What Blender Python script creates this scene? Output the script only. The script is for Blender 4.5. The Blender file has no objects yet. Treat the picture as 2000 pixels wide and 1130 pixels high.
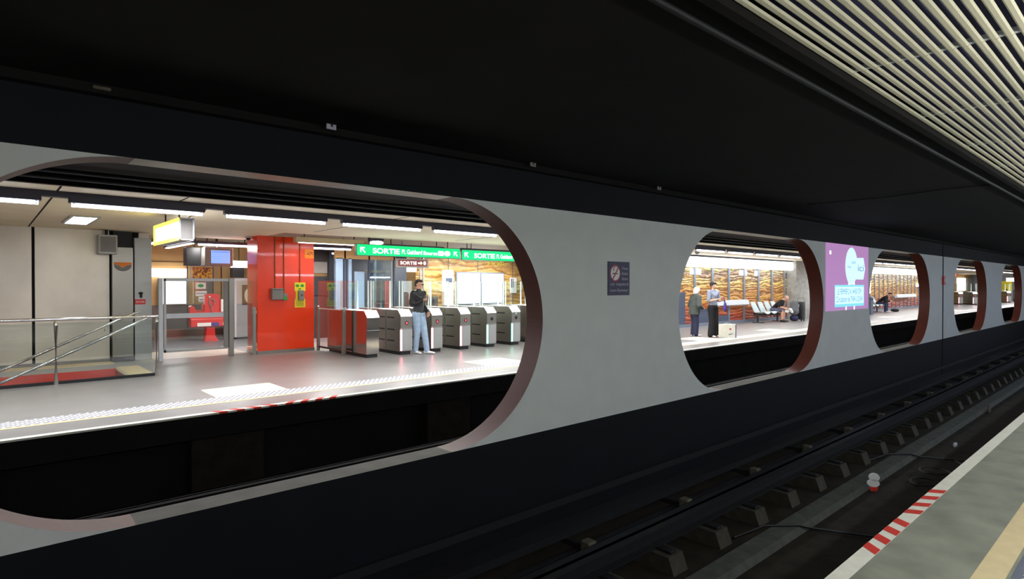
import bpy, bmesh, math, random
from mathutils import Vector, Matrix, Euler
random.seed(7)
scene = bpy.context.scene
col = scene.collection
PI = math.pi

# ------------------------------------------------------------------ camera, world, light, exposure
EYE = 1.62
cam = bpy.data.objects.new('camera', bpy.data.cameras.new('camera'))
col.objects.link(cam)
cam.location = (0, 0, EYE)
cam.rotation_euler = (math.radians(89.5555), 0, math.radians(-41.787))
cam.data.lens = 20.88
cam.data.sensor_width = 36
cam.data.clip_start = 0.05
cam.data.clip_end = 400
scene.camera = cam
w = bpy.data.worlds.new('world'); scene.world = w
w.use_nodes = True
w.node_tree.nodes['Background'].inputs[0].default_value = (0.01, 0.012, 0.016, 1)
w.node_tree.nodes['Background'].inputs[1].default_value = 0.3
scene.view_settings.view_transform = 'Standard'
scene.view_settings.look = 'None'
scene.view_settings.gamma = 1
scene.view_settings.exposure = 0.0
scene.view_settings.use_curve_mapping = False

P_FAR = 56.0      # W of one tube above the far platform
P_HALL = 125.0     # W of one tube in the ticket hall
P_NEAR = 55.0     # W of one lamp above the near platform
P_UP = 80.0

def area(name, loc, sx, sy, power, color=(0.93, 0.96, 1.0), up=False, spread=180, tilt=0):
    l = bpy.data.lights.new(name, 'AREA'); l.shape = 'RECTANGLE'
    l.size = sx; l.size_y = sy; l.energy = power; l.color = color
    l.spread = math.radians(spread)
    o = bpy.data.objects.new(name, l); col.objects.link(o)
    o.location = loc
    if up: o.rotation_euler = (PI, 0, 0)
    elif tilt: o.rotation_euler = (math.radians(tilt), 0, 0)
    return o

# near platform: a row of hanging lamps above and behind the camera
NEAR_LAMPS = [-4 + 4.0 * k for k in range(12)]
for x in NEAR_LAMPS:
    area('near_lamp_light', (x, -0.85, 2.12), 2.6, 0.14, P_NEAR, (0.97, 0.96, 0.90) if x < 2 else (0.88, 0.95, 0.97) if x < 9 else (0.76, 0.86, 1.0), tilt=38)
    area('near_lamp_uplight', (x, -0.85, 2.22), 2.6, 0.14, P_UP, (0.95, 0.96, 0.9), up=True)
# far platform row and hall rows (start, end) of each tube
FAR_TUBES = [(-4.60 + 1.815 * k, -4.60 + 1.815 * k + 1.49) for k in range(0, 46)]
HALL_TUBES = [(8.3, 9.9, 17.85), (5.5, 7.18, 13.75), (8.03, 9.91, 14.1), (10.6, 12.7, 14.1), (13.3, 15.2, 14.1),
              (4.0, 5.3, 16.1), (6.2, 7.8, 15.6), (10.4, 12.2, 17.6), (12.9, 14.9, 18.8), (15.2, 17.2, 18.8)]  # last two tubes are added out of sight to brighten the hall mural
for a, b in FAR_TUBES:
    area('far_tube_light', ((a + b) / 2, 9.19, 2.585), b - a, 0.04, P_FAR, (0.95, 0.96, 1.0))
for a, b, y in HALL_TUBES:
    area('hall_tube_light', ((a + b) / 2, y, 2.78 if y == 18.8 else 2.575), b - a, 0.05, P_HALL * (0.05 if y == 17.85 else 0.1 if a == 5.5 else 1.0), (1.0, 0.97, 0.92))

# ------------------------------------------------------------------ materials
def srgb(r, g, b):
    def c(v):
        v /= 255.0
        return v / 12.92 if v <= 0.04045 else ((v + 0.055) / 1.055) ** 2.4
    return (c(r), c(g), c(b), 1.0)

MATS = {}
def mat(name, c, rough=0.6, metal=0.0, noise=0.12, scale=6.0, bump=0.0, emit=None, es=0.0, spec=0.5, coat=0.0, stretch=(1, 1, 1)):
    """Procedural surface: a principled shader whose colour wanders a little with a noise texture."""
    if name in MATS: return MATS[name]
    m = bpy.data.materials.new(name); m.use_nodes = True
    nt = m.node_tree; n = nt.nodes; L = nt.links
    p = n['Principled BSDF']
    p.inputs['Roughness'].default_value = rough
    p.inputs['Metallic'].default_value = metal
    p.inputs['Specular IOR Level'].default_value = spec
    p.inputs['Coat Weight'].default_value = coat
    tc = n.new('ShaderNodeTexCoord'); mp = n.new('ShaderNodeMapping')
    mp.inputs['Scale'].default_value = stretch
    L.new(tc.outputs['Object'], mp.inputs[0])
    nz = n.new('ShaderNodeTexNoise'); nz.inputs['Scale'].default_value = scale
    nz.inputs['Detail'].default_value = 6
    L.new(mp.outputs[0], nz.inputs[0])
    if noise > 0:
        r = n.new('ShaderNodeValToRGB')
        r.color_ramp.elements[0].position = 0.3; r.color_ramp.elements[1].position = 0.7
        r.color_ramp.elements[0].color = tuple(v * (1 - noise) for v in c[:3]) + (1,)
        r.color_ramp.elements[1].color = tuple(min(1, v * (1 + noise)) for v in c[:3]) + (1,)
        L.new(nz.outputs[0], r.inputs[0]); L.new(r.outputs[0], p.inputs['Base Color'])
    else:
        p.inputs['Base Color'].default_value = c
    if bump > 0:
        b = n.new('ShaderNodeBump'); b.inputs['Strength'].default_value = bump
        b.inputs['Distance'].default_value = 0.02
        L.new(nz.outputs[0], b.inputs['Height']); L.new(b.outputs[0], p.inputs['Normal'])
    if emit:
        p.inputs['Emission Color'].default_value = emit
        p.inputs['Emission Strength'].default_value = es
    MATS[name] = m
    return m

def glass_mat(name, tint=(0.93, 0.97, 0.96), refl=1.0):
    m = bpy.data.materials.new(name); m.use_nodes = True
    nt = m.node_tree; n = nt.nodes; L = nt.links
    n.remove(n['Principled BSDF'])
    t = n.new('ShaderNodeBsdfTransparent'); t.inputs[0].default_value = tint + (1,)
    g = n.new('ShaderNodeBsdfGlossy'); g.inputs['Roughness'].default_value = 0.02
    g.inputs[0].default_value = (refl, refl, refl, 1)
    lw = n.new('ShaderNodeLayerWeight'); lw.inputs[0].default_value = 0.5
    pw = n.new('ShaderNodeMath'); pw.operation = 'POWER'; pw.inputs[1].default_value = 4.0; L.new(lw.outputs['Facing'], pw.inputs[0])
    f = n.new('ShaderNodeMath'); f.operation = 'MULTIPLY_ADD'; f.inputs[1].default_value = 0.9; f.inputs[2].default_value = 0.05; L.new(pw.outputs[0], f.inputs[0])
    x = n.new('ShaderNodeMixShader')
    L.new(f.outputs[0], x.inputs[0]); L.new(t.outputs[0], x.inputs[1]); L.new(g.outputs[0], x.inputs[2])
    L.new(x.outputs[0], n['Material Output'].inputs[0])
    MATS[name] = m
    return m

def mural_mat(name, stops=None, vein=0.75, scale=0.6):
    """Artwork of wavy rock strata: cream and green-grey at the top, ochre, then orange red below."""
    m = bpy.data.materials.new(name); m.use_nodes = True
    nt = m.node_tree; n = nt.nodes; L = nt.links
    p = n['Principled BSDF']; p.inputs['Roughness'].default_value = 0.35
    tc = n.new('ShaderNodeTexCoord'); mp = n.new('ShaderNodeMapping')
    mp.inputs['Scale'].default_value = (0.9, 1.0, 3.2)
    L.new(tc.outputs['Object'], mp.inputs[0])
    nz = n.new('ShaderNodeTexNoise'); nz.inputs['Scale'].default_value = 1.9
    nz.inputs['Detail'].default_value = 9; nz.inputs['Roughness'].default_value = 0.62
    nz.inputs['Distortion'].default_value = 0.9
    L.new(mp.outputs[0], nz.inputs[0])
    wv = n.new('ShaderNodeTexWave'); wv.wave_type = 'BANDS'; wv.bands_direction = 'Z'
    wv.inputs['Scale'].default_value = scale; wv.inputs['Distortion'].default_value = 15.0
    wv.inputs['Detail'].default_value = 4; wv.inputs['Detail Scale'].default_value = 1.3
    L.new(mp.outputs[0], wv.inputs[0])
    sep = n.new('ShaderNodeSeparateXYZ'); L.new(tc.outputs['Object'], sep.inputs[0])
    # height + noise picks the bed colour
    ma = n.new('ShaderNodeMath'); ma.operation = 'MULTIPLY_ADD'
    L.new(nz.outputs[0], ma.inputs[0]); ma.inputs[1].default_value = 1.7
    L.new(sep.outputs['Z'], ma.inputs[2])
    mr = n.new('ShaderNodeMapRange'); mr.inputs[1].default_value = 0.9; mr.inputs[2].default_value = 3.7
    L.new(ma.outputs[0], mr.inputs[0])
    r = n.new('ShaderNodeValToRGB'); cr = r.color_ramp
    stops = stops or [(0.0, (140, 48, 22)), (0.12, (178, 74, 34)), (0.24, (190, 104, 44)), (0.36, (218, 164, 72)),
             (0.48, (176, 112, 50)), (0.58, (224, 188, 100)), (0.70, (122, 86, 70)), (0.8, (170, 154, 98)), (1.0, (200, 190, 140))]
    cr.elements[0].position = stops[0][0]; cr.elements[0].color = srgb(*stops[0][1])
    cr.elements[1].position = 1.0; cr.elements[1].color = srgb(*stops[-1][1])
    for s, c in stops[1:-1]:
        e = cr.elements.new(s); e.color = srgb(*c)
    L.new(mr.outputs[0], r.inputs[0])
    r2 = n.new('ShaderNodeValToRGB')
    r2.color_ramp.elements[0].position = 0.03; r2.color_ramp.elements[0].color = (0.22, 0.13, 0.11, 1)
    r2.color_ramp.elements[1].position = 0.30; r2.color_ramp.elements[1].color = (1, 1, 1, 1)
    L.new(wv.outputs['Fac'], r2.inputs[0])
    mx = n.new('ShaderNodeMixRGB'); mx.blend_type = 'MULTIPLY'; mx.inputs[0].default_value = vein
    L.new(r.outputs[0], mx.inputs[1]); L.new(r2.outputs[0], mx.inputs[2])
    L.new(mx.outputs[0], p.inputs['Base Color'])
    b = n.new('ShaderNodeBump'); b.inputs['Strength'].default_value = 0.5; b.inputs['Distance'].default_value = 0.05
    L.new(wv.outputs['Fac'], b.inputs['Height']); L.new(b.outputs[0], p.inputs['Normal'])
    MATS[name] = m
    return m

def art_mat(name):
    m = bpy.data.materials.new(name); m.use_nodes = True
    nt = m.node_tree; n = nt.nodes; L = nt.links
    p = n['Principled BSDF']
    tc = n.new('ShaderNodeTexCoord')
    nz = n.new('ShaderNodeTexNoise'); nz.inputs['Scale'].default_value = 5; nz.inputs['Distortion'].default_value = 2
    L.new(tc.outputs['Object'], nz.inputs[0])
    r = n.new('ShaderNodeValToRGB'); cr = r.color_ramp; cr.interpolation = 'CONSTANT'
    cr.elements[0].position = 0; cr.elements[0].color = srgb(120, 60, 30)
    cr.elements[1].position = 0.42; cr.elements[1].color = srgb(200, 120, 40)
    for s, c in [(0.5, (235, 190, 50)), (0.58, (190, 60, 50)), (0.64, (225, 200, 150))]:
        e = cr.elements.new(s); e.color = srgb(*c)
    L.new(nz.outputs[0], r.inputs[0]); L.new(r.outputs[0], p.inputs['Base Color'])
    MATS[name] = m
    return m

M = {}
M['wall'] = mat('grey_wall_paint', srgb(212, 216, 213), 0.55, noise=0.04, scale=3, bump=0.05)
M['navy'] = mat('navy_black_paint', srgb(9, 13, 20), 0.7, noise=0.2, scale=3, spec=0.25)
M['reveal_grey'] = mat('reveal_grey_paint', srgb(205, 198, 176), 0.35, noise=0.15, scale=2)
M['reveal_shaded'] = mat('shaded_sill', srgb(112, 110, 100), 0.75, noise=0.2, scale=4)  # reveal grey darkened in its colour so the sill looks less lit
M['reveal_brown'] = mat('reveal_brown_paint', srgb(104, 50, 36), 0.5, noise=0.12, scale=3)
M['soot'] = mat('sooty_black', srgb(24, 22, 22), 0.85, noise=0.3, scale=2, spec=0.2)
M['bed'] = mat('track_bed_dirt', srgb(34, 30, 22), 0.9, noise=0.45, scale=5, bump=0.6, spec=0.2)
M['far_bed'] = mat('far_track_dirt', srgb(40, 34, 30), 0.9, noise=0.4, scale=5, bump=0.5, spec=0.2)
M['concrete'] = mat('grimy_concrete', srgb(66, 68, 62), 0.85, noise=0.3, scale=8, bump=0.4)
M['column_concrete'] = mat('clean_concrete', srgb(158, 156, 150), 0.8, noise=0.2, scale=5, bump=0.3)
M['block'] = mat('concrete_block', srgb(52, 48, 38), 0.85, noise=0.35, scale=12, bump=0.4)
M['rail'] = mat('dirty_rail_steel', srgb(26, 26, 30), 0.6, 0.2, noise=0.25, scale=10)
M['insul'] = mat('pale_insulator', srgb(86, 80, 66), 0.7, noise=0.3, scale=20)
M['near_floor'] = mat('near_floor_tile', srgb(142, 144, 130), 0.55, noise=0.22, scale=3.5, bump=0.05)
M['far_floor'] = mat('far_floor_tile', srgb(140, 138, 136), 0.3, noise=0.07, scale=2.5, bump=0.02)
M['hall_floor'] = mat('hall_floor_tile', srgb(120, 122, 128), 0.35, noise=0.07, scale=2.5)
M['pale_patch'] = mat('pale_floor_patch', srgb(206, 200, 192), 0.35, noise=0.07, scale=2.5)
M['edge_white'] = mat('white_edge_paint', srgb(235, 232, 218), 0.6, noise=0.06, scale=14)
M['edge_red'] = mat('red_edge_paint', srgb(214, 52, 38), 0.6, noise=0.1, scale=14)
M['cream'] = mat('cream_paint', srgb(226, 206, 160), 0.6, noise=0.06, scale=9)
M['cream_pale'] = mat('pale_cream_tile', srgb(240, 232, 200), 0.6, noise=0.04, scale=9)
M['tactile'] = mat('tactile_grey', srgb(150, 150, 156), 0.5, noise=0.08, scale=9)
M['tactile_dark'] = mat('tactile_slate', srgb(108, 112, 128), 0.5, noise=0.1, scale=9)
M['stud'] = mat('white_stud', srgb(240, 240, 240), 0.4, noise=0.0)
M['slat'] = mat('cream_slat', srgb(238, 232, 204), 0.45, noise=0.05, scale=4)
M['slat_back'] = mat('blue_black_void', srgb(74, 76, 116), 0.8, noise=0.2)
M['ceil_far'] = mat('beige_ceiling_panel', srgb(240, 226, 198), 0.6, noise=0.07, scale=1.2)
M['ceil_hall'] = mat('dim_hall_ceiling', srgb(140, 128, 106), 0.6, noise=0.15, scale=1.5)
M['lum'] = mat('lamp_housing_blue_grey', srgb(70, 70, 86), 0.5, 0.2, noise=0.05)
M['tube'] = mat('lit_tube', (1, 1, 1, 1), noise=0, emit=(0.86, 0.88, 1, 1), es=6)
M['lamp_panel'] = mat('lit_lamp_panel', (1, 1, 1, 1), noise=0, emit=(0.95, 0.96, 1, 1), es=4)
M['steel'] = mat('brushed_steel', srgb(160, 156, 148), 0.32, 0.9, noise=0.06, scale=30, stretch=(1, 1, 12))
M['steel_gloss'] = mat('mirror_steel', srgb(176, 170, 164), 0.12, 0.95, noise=0.04, scale=4)
M['steel_dark'] = mat('dark_steel', srgb(96, 92, 86), 0.35, 0.85, noise=0.08, scale=20)
M['chrome'] = mat('polished_tube_steel', srgb(215, 215, 215), 0.16, 1.0, noise=0.0)
M['beige_metal'] = mat('beige_metal_panel', srgb(226, 217, 204), 0.33, 0.35, noise=0.12, scale=1.1)
M['grey_metal'] = mat('grey_metal_panel', srgb(176, 178, 176), 0.4, 0.5, noise=0.06, scale=2)
M['black'] = mat('black_plastic', srgb(22, 22, 26), 0.5, noise=0.1)
M['red'] = mat('gloss_red_paint', srgb(250, 66, 22), 0.22, noise=0.05, scale=2, coat=0.4)
M['red_plastic'] = mat('red_plastic', srgb(216, 44, 40), 0.35, noise=0.05)
M['red_stair'] = mat('red_stair_wall', srgb(226, 50, 34), 0.5, noise=0.1, scale=5)
M['yellow'] = mat('yellow_notice', srgb(240, 220, 40), 0.5, noise=0.05, scale=30)
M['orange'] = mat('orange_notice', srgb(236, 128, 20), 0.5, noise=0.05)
M['green_plastic'] = mat('green_box', srgb(40, 160, 50), 0.5, noise=0.05)
M['grey_plastic'] = mat('grey_plastic', srgb(132, 128, 124), 0.5, noise=0.05)
M['light_plastic'] = mat('light_grey_plastic', srgb(192, 198, 204), 0.45, noise=0.05)
M['white_paper'] = mat('white_paper', srgb(240, 240, 236), 0.6, noise=0.03, scale=30)
M['tan_wall'] = mat('tan_wall_panel', srgb(214, 176, 118), 0.5, noise=0.12, scale=1.5)
M['grey_wall'] = mat('hall_grey_wall', srgb(120, 112, 108), 0.5, noise=0.1, scale=2)
M['lift_dark'] = mat('dark_lift_backdrop', srgb(50, 56, 66), 0.5, noise=0.15, scale=2)
M['dark_wall'] = mat('dark_hall_wall', srgb(40, 34, 36), 0.5, noise=0.15, scale=2)
M['bronze'] = mat('bronze_door', srgb(120, 92, 56), 0.3, 0.7, noise=0.1, scale=5, stretch=(4, 1, 0.3))
M['blue_steel'] = mat('pale_blue_steel', srgb(160, 186, 214), 0.3, 0.4, noise=0.05)
M['slate'] = mat('slate_blue_panel', srgb(74, 84, 106), 0.4, noise=0.1)
M['mullion'] = mat('blue_grey_mullion', srgb(132, 142, 158), 0.4, 0.4, noise=0.04)
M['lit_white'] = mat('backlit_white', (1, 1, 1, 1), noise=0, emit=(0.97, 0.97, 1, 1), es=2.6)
M['lit_band'] = mat('backlit_band', (1, 1, 1, 1), noise=0, emit=(0.9, 0.94, 1, 1), es=3.5)
M['lit_yellow'] = mat('backlit_yellow', (1, 1, 0.6, 1), noise=0, emit=(1.0, 0.80, 0.03, 1), es=2.2)
M['lit_pale_yellow'] = mat('backlit_pale_yellow', (1, 1, 0.8, 1), noise=0, emit=(1.0, 0.95, 0.5, 1), es=3.0)
M['lit_green'] = mat('backlit_green', (0, 0.7, 0.3, 1), noise=0, emit=srgb(0, 206, 104), es=1.0)
M['lit_letter'] = mat('backlit_letter', (1, 1, 1, 1), noise=0, emit=(0.92, 1, 0.98, 1), es=2.2)
M['lit_brown'] = mat('backlit_brown', (0.08, 0.02, 0.015, 1), noise=0, emit=srgb(110, 44, 34), es=0.8)
M['lit_red'] = mat('lit_red_signal', (0.9, 0.1, 0.1, 1), noise=0, emit=(1.0, 0.06, 0.09, 1), es=3.0)
M['lit_pink'] = mat('lit_pink_strip', (1, 0.5, 0.55, 1), noise=0, emit=(1.0, 0.30, 0.38, 1), es=4.0)
M['lit_teal'] = mat('lit_teal_strip', (0.5, 1, 0.85, 1), noise=0, emit=(0.25, 0.95, 0.68, 1), es=2.0)
M['screen'] = mat('blue_screen', srgb(120, 160, 230), 0.2, noise=0, emit=srgb(130, 172, 240), es=0.95)
M['screen_line'] = mat('screen_rule', srgb(90, 120, 190), 0.2, noise=0, emit=srgb(96, 128, 200), es=0.9)
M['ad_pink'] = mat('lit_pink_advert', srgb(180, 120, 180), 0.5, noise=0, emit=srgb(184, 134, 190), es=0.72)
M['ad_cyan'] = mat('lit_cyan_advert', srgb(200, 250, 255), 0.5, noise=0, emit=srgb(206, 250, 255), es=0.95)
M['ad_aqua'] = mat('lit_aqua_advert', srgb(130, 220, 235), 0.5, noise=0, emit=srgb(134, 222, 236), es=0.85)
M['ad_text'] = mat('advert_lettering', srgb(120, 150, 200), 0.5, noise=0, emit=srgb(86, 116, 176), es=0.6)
M['sign_navy'] = mat('sign_navy', srgb(62, 60, 88), 0.5, noise=0.08, scale=20)
M['sign_grey'] = mat('sign_pale_lettering', srgb(190, 186, 206), 0.5, noise=0.0)
M['sign_red'] = mat('sign_red', srgb(176, 60, 84), 0.5, noise=0.0)
M['seat_grey'] = mat('seat_shell_grey', srgb(176, 190, 192), 0.35, noise=0.05)
M['skin'] = mat('skin', srgb(214, 160, 132), 0.5, noise=0.06, scale=20)
M['leather'] = mat('black_leather', srgb(22, 24, 27), 0.45, noise=0.25, scale=14, bump=0.4)
M['jeans'] = mat('pale_jeans', srgb(150, 172, 194), 0.8, noise=0.14, scale=14, bump=0.2)
M['navy_cloth'] = mat('navy_trousers', srgb(44, 46, 74), 0.85, noise=0.2, scale=14, bump=0.2)
M['black_cloth'] = mat('black_cloth', srgb(20, 19, 22), 0.85, noise=0.2, scale=14, bump=0.2)
M['grey_cloth'] = mat('dark_grey_green_jacket', srgb(76, 82, 78), 0.85, noise=0.16, scale=16, bump=0.2)
M['stripe_cloth'] = mat('grey_blue_shirt', srgb(136, 144, 160), 0.85, noise=0.16, scale=24)
M['shorts'] = mat('slate_shorts', srgb(84, 84, 104), 0.85, noise=0.16, scale=14)
M['purple'] = mat('purple_cloth', srgb(70, 56, 140), 0.8, noise=0.1)
M['white_shoe'] = mat('white_shoe', srgb(232, 232, 232), 0.5, noise=0.05)
M['pink_shoe'] = mat('pale_pink_shoe', srgb(220, 190, 190), 0.5, noise=0.05)
M['hair_dark'] = mat('dark_hair', srgb(44, 34, 32), 0.6, noise=0.3, scale=40, bump=0.5)
M['hair_white'] = mat('white_hair', srgb(236, 232, 226), 0.7, noise=0.1, scale=40, bump=0.5)
M['hair_grey'] = mat('cropped_grey_hair', srgb(150, 132, 128), 0.7, noise=0.2, scale=40)
M['lip'] = mat('lip', srgb(160, 84, 80), 0.5, noise=0)
M['bag_white'] = mat('white_paper_bag', srgb(228, 224, 204), 0.7, noise=0.08, scale=8)
M['bag_blue'] = mat('blue_bag_side', srgb(40, 50, 130), 0.6, noise=0.05)
M['bag_grey'] = mat('grey_nylon', srgb(96, 98, 102), 0.8, noise=0.2, scale=14, bump=0.3)
M['glass'] = glass_mat('clear_glass')
M['glass_edge'] = mat('bright_glass_edge', srgb(236, 250, 246), 0.15, noise=0, spec=1.0)
M['mural'] = mural_mat('rock_strata_mural')
M['hall_mural'] = mural_mat('hall_rock_mural', [(0.0, (226, 170, 84)), (0.2, (240, 200, 110)), (0.4, (206, 150, 78)), (0.55, (248, 226, 160)), (0.7, (214, 170, 96)), (0.85, (170, 128, 78)), (1.0, (232, 208, 140))], 0.6, 0.35)
M['art'] = art_mat('abstract_print')

# ------------------------------------------------------------------ mesh helpers
class MB:
    """Collects shapes into one mesh. Coordinates are absolute; build() makes them local to the parent."""
    def __init__(s): s.v = []; s.f = []; s.m = []; s.mi = 0
    def add(s, vs, fs):
        b = len(s.v); s.v += [tuple(v) for v in vs]
        for f in fs: s.f.append([b + i for i in f]); s.m.append(s.mi)
        return s
    def use(s, i): s.mi = i; return s
    def box(s, x0, x1, y0, y1, z0, z1):
        vs = [(x0,y0,z0),(x1,y0,z0),(x1,y1,z0),(x0,y1,z0),(x0,y0,z1),(x1,y0,z1),(x1,y1,z1),(x0,y1,z1)]
        return s.add(vs, [(0,3,2,1),(4,5,6,7),(0,1,5,4),(1,2,6,5),(2,3,7,6),(3,0,4,7)])
    def rbox(s, x0, x1, y0, y1, z0, z1, b=0.01):
        """box with chamfered edges"""
        bm = bmesh.new()
        bmesh.ops.create_cube(bm, size=1)
        for v in bm.verts:
            v.co = ((x0+x1)/2 + v.co.x*(x1-x0), (y0+y1)/2 + v.co.y*(y1-y0), (z0+z1)/2 + v.co.z*(z1-z0))
        b = min(b, 0.45*min(abs(x1-x0), abs(y1-y0), abs(z1-z0)))
        bmesh.ops.bevel(bm, geom=bm.edges[:], offset=b, segments=2, affect='EDGES', profile=0.5)
        return s.bm(bm)
    def bm(s, bm):
        bm.verts.index_update()
        s.add([v.co[:] for v in bm.verts], [[v.index for v in f.verts] for f in bm.faces]); bm.free(); return s
    def tube(s, pts, r, n=10, closed=False):
        """round bar along a polyline"""
        pts = [Vector(p) for p in pts]; rings = []
        for i, p in enumerate(pts):
            if i == 0: d = pts[1]-pts[0]
            elif i == len(pts)-1: d = pts[-1]-pts[-2]
            else: d = (pts[i+1]-pts[i]).normalized() + (pts[i]-pts[i-1]).normalized()
            d.normalize()
            u = d.cross(Vector((0,0,1)));
            if u.length < 0.05: u = d.cross(Vector((0,1,0)))
            u.normalize(); v = d.cross(u)
            rr = r[i] if isinstance(r, (list, tuple)) else r
            rings.append([p + (u*math.cos(2*PI*k/n) + v*math.sin(2*PI*k/n))*rr for k in range(n)])
        vs = [q for R in rings for q in R]; fs = []
        for i in range(len(pts)-1):
            for k in range(n):
                fs.append((i*n+k, i*n+(k+1)%n, (i+1)*n+(k+1)%n, (i+1)*n+k))
        fs.append(tuple(range(n-1,-1,-1))); fs.append(tuple((len(pts)-1)*n+k for k in range(n)))
        return s.add(vs, fs)
    def prism(s, poly, axis, a, b):
        """extrude a 2D polygon along an axis: 'x' -> poly is (y,z), 'y' -> (x,z), 'z' -> (x,y)"""
        def P(p, t): return (t,p[0],p[1]) if axis=='x' else (p[0],t,p[1]) if axis=='y' else (p[0],p[1],t)
        n = len(poly)
        vs = [P(p,a) for p in poly] + [P(p,b) for p in poly]
        fs = [tuple(range(n)), tuple(range(2*n-1, n-1, -1))] + [(i,(i+1)%n,n+(i+1)%n,n+i) for i in range(n)]
        return s.add(vs, fs)
    def disc(s, c, rx, rz, y0, y1, n=28):
        return s.prism([(c[0]+rx*math.cos(2*PI*k/n), c[1]+rz*math.sin(2*PI*k/n)) for k in range(n)], 'y', y0, y1)
    def sphere(s, c, r, n=12):
        bm = bmesh.new(); bmesh.ops.create_uvsphere(bm, u_segments=n, v_segments=max(6,n//2), radius=1)
        if not isinstance(r, (tuple, list)): r = (r,r,r)
        for v in bm.verts: v.co = (c[0]+v.co.x*r[0], c[1]+v.co.y*r[1], c[2]+v.co.z*r[2])
        return s.bm(bm)
    def build(s, name, m, parent=None, smooth=False, kind=None, label=None):
        me = bpy.data.meshes.new(name)
        off = Vector(parent_world(parent)) if parent is not None else Vector((0,0,0))
        me.from_pydata([tuple(Vector(v)-off) for v in s.v], [], s.f)
        ms = m if isinstance(m, (list, tuple)) else [m]
        for k in ms: me.materials.append(k)
        if len(ms) > 1: me.polygons.foreach_set('material_index', s.m)
        bm = bmesh.new(); bm.from_mesh(me); bmesh.ops.recalc_face_normals(bm, faces=bm.faces); bm.to_mesh(me); bm.free()
        if smooth:
            me.polygons.foreach_set('use_smooth', [True]*len(me.polygons))
            try: me.set_sharp_from_angle(angle=math.radians(40))
            except Exception: pass
        me.update()
        o = bpy.data.objects.new(name, me); col.objects.link(o)
        if parent is not None: o.parent = parent
        if kind: o['kind'] = kind
        if label: o['label'] = label
        return o

def parent_world(p):
    v = Vector((0,0,0))
    while p is not None: v += p.location; p = p.parent
    return v

def thing(name, label, cat, loc=(0,0,0), group=None):
    o = bpy.data.objects.new(name, None); col.objects.link(o)
    o.empty_display_size = 0.1
    o.location = loc; o['label'] = label; o['category'] = cat
    if group: o['group'] = group
    return o
def tag(o, label, cat, group=None, kind=None):
    o['label'] = label; o['category'] = cat
    if group: o['group'] = group
    if kind: o['kind'] = kind
    return o
def children_of(o): return list(KIDS.get(o.name, [])) or [c for c in col.objects if c.parent == o]
KIDS = {}
def copy_tree(o, parent=None):
    c = o.copy(); col.objects.link(c); c.parent = parent
    for ch in [q for q in col.objects if q.parent == o]: copy_tree(ch, c)
    return c
def place(o, loc, rz=0, label=None, group=None):
    o.location = loc; o.rotation_euler = (0,0,rz)
    if label: o['label'] = label
    if group: o['group'] = group
    return o

def text(name, body, m, parent, x0, x1, z0, z1, y, depth=0.002, label=None, bold=0.0, keep=False):
    """lettering facing -Y, fitted to the rectangle x0..x1, z0..z1 at depth y"""
    cu = bpy.data.curves.new('t', 'FONT'); cu.body = body; cu.size = 1; cu.extrude = 0; cu.offset = bold
    o = bpy.data.objects.new('t', cu); col.objects.link(o)
    dg = bpy.context.evaluated_depsgraph_get()
    me = bpy.data.meshes.new_from_object(o.evaluated_get(dg))
    bpy.data.objects.remove(o)
    xs = [v.co.x for v in me.vertices]; ys = [v.co.y for v in me.vertices]
    a, b, c, d = min(xs), max(xs), min(ys), max(ys)
    mb = MB()
    vs = [(x0+(v.co.x-a)/(b-a)*(x1-x0), y, z0+(v.co.y-c)/(d-c)*(z1-z0)) for v in me.vertices]
    mb.add(vs, [list(p.vertices) for p in me.polygons])
    bpy.data.meshes.remove(me)
    return mb.build(name, m, parent, label=label)

def arrow_ul(mb, x, z, s, y0, y1):
    """arrow pointing up and to the left, in a square of side s"""
    t = 0.2*s
    mb.prism([(x,z+s),(x+0.85*s,z+s),(x+0.85*s,z+s-t),(x,z+s-t)], 'y', y0, y1)
    mb.prism([(x,z+0.15*s),(x+t,z+0.15*s),(x+t,z+s),(x,z+s)], 'y', y0-0.0002, y1)
    mb.prism([(x+0.1*s,z+0.9*s),(x+0.24*s,z+0.98*s),(x+s,z+0.15*s),(x+0.84*s,z)], 'y', y0-0.0004, y1)
    return mb

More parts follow.
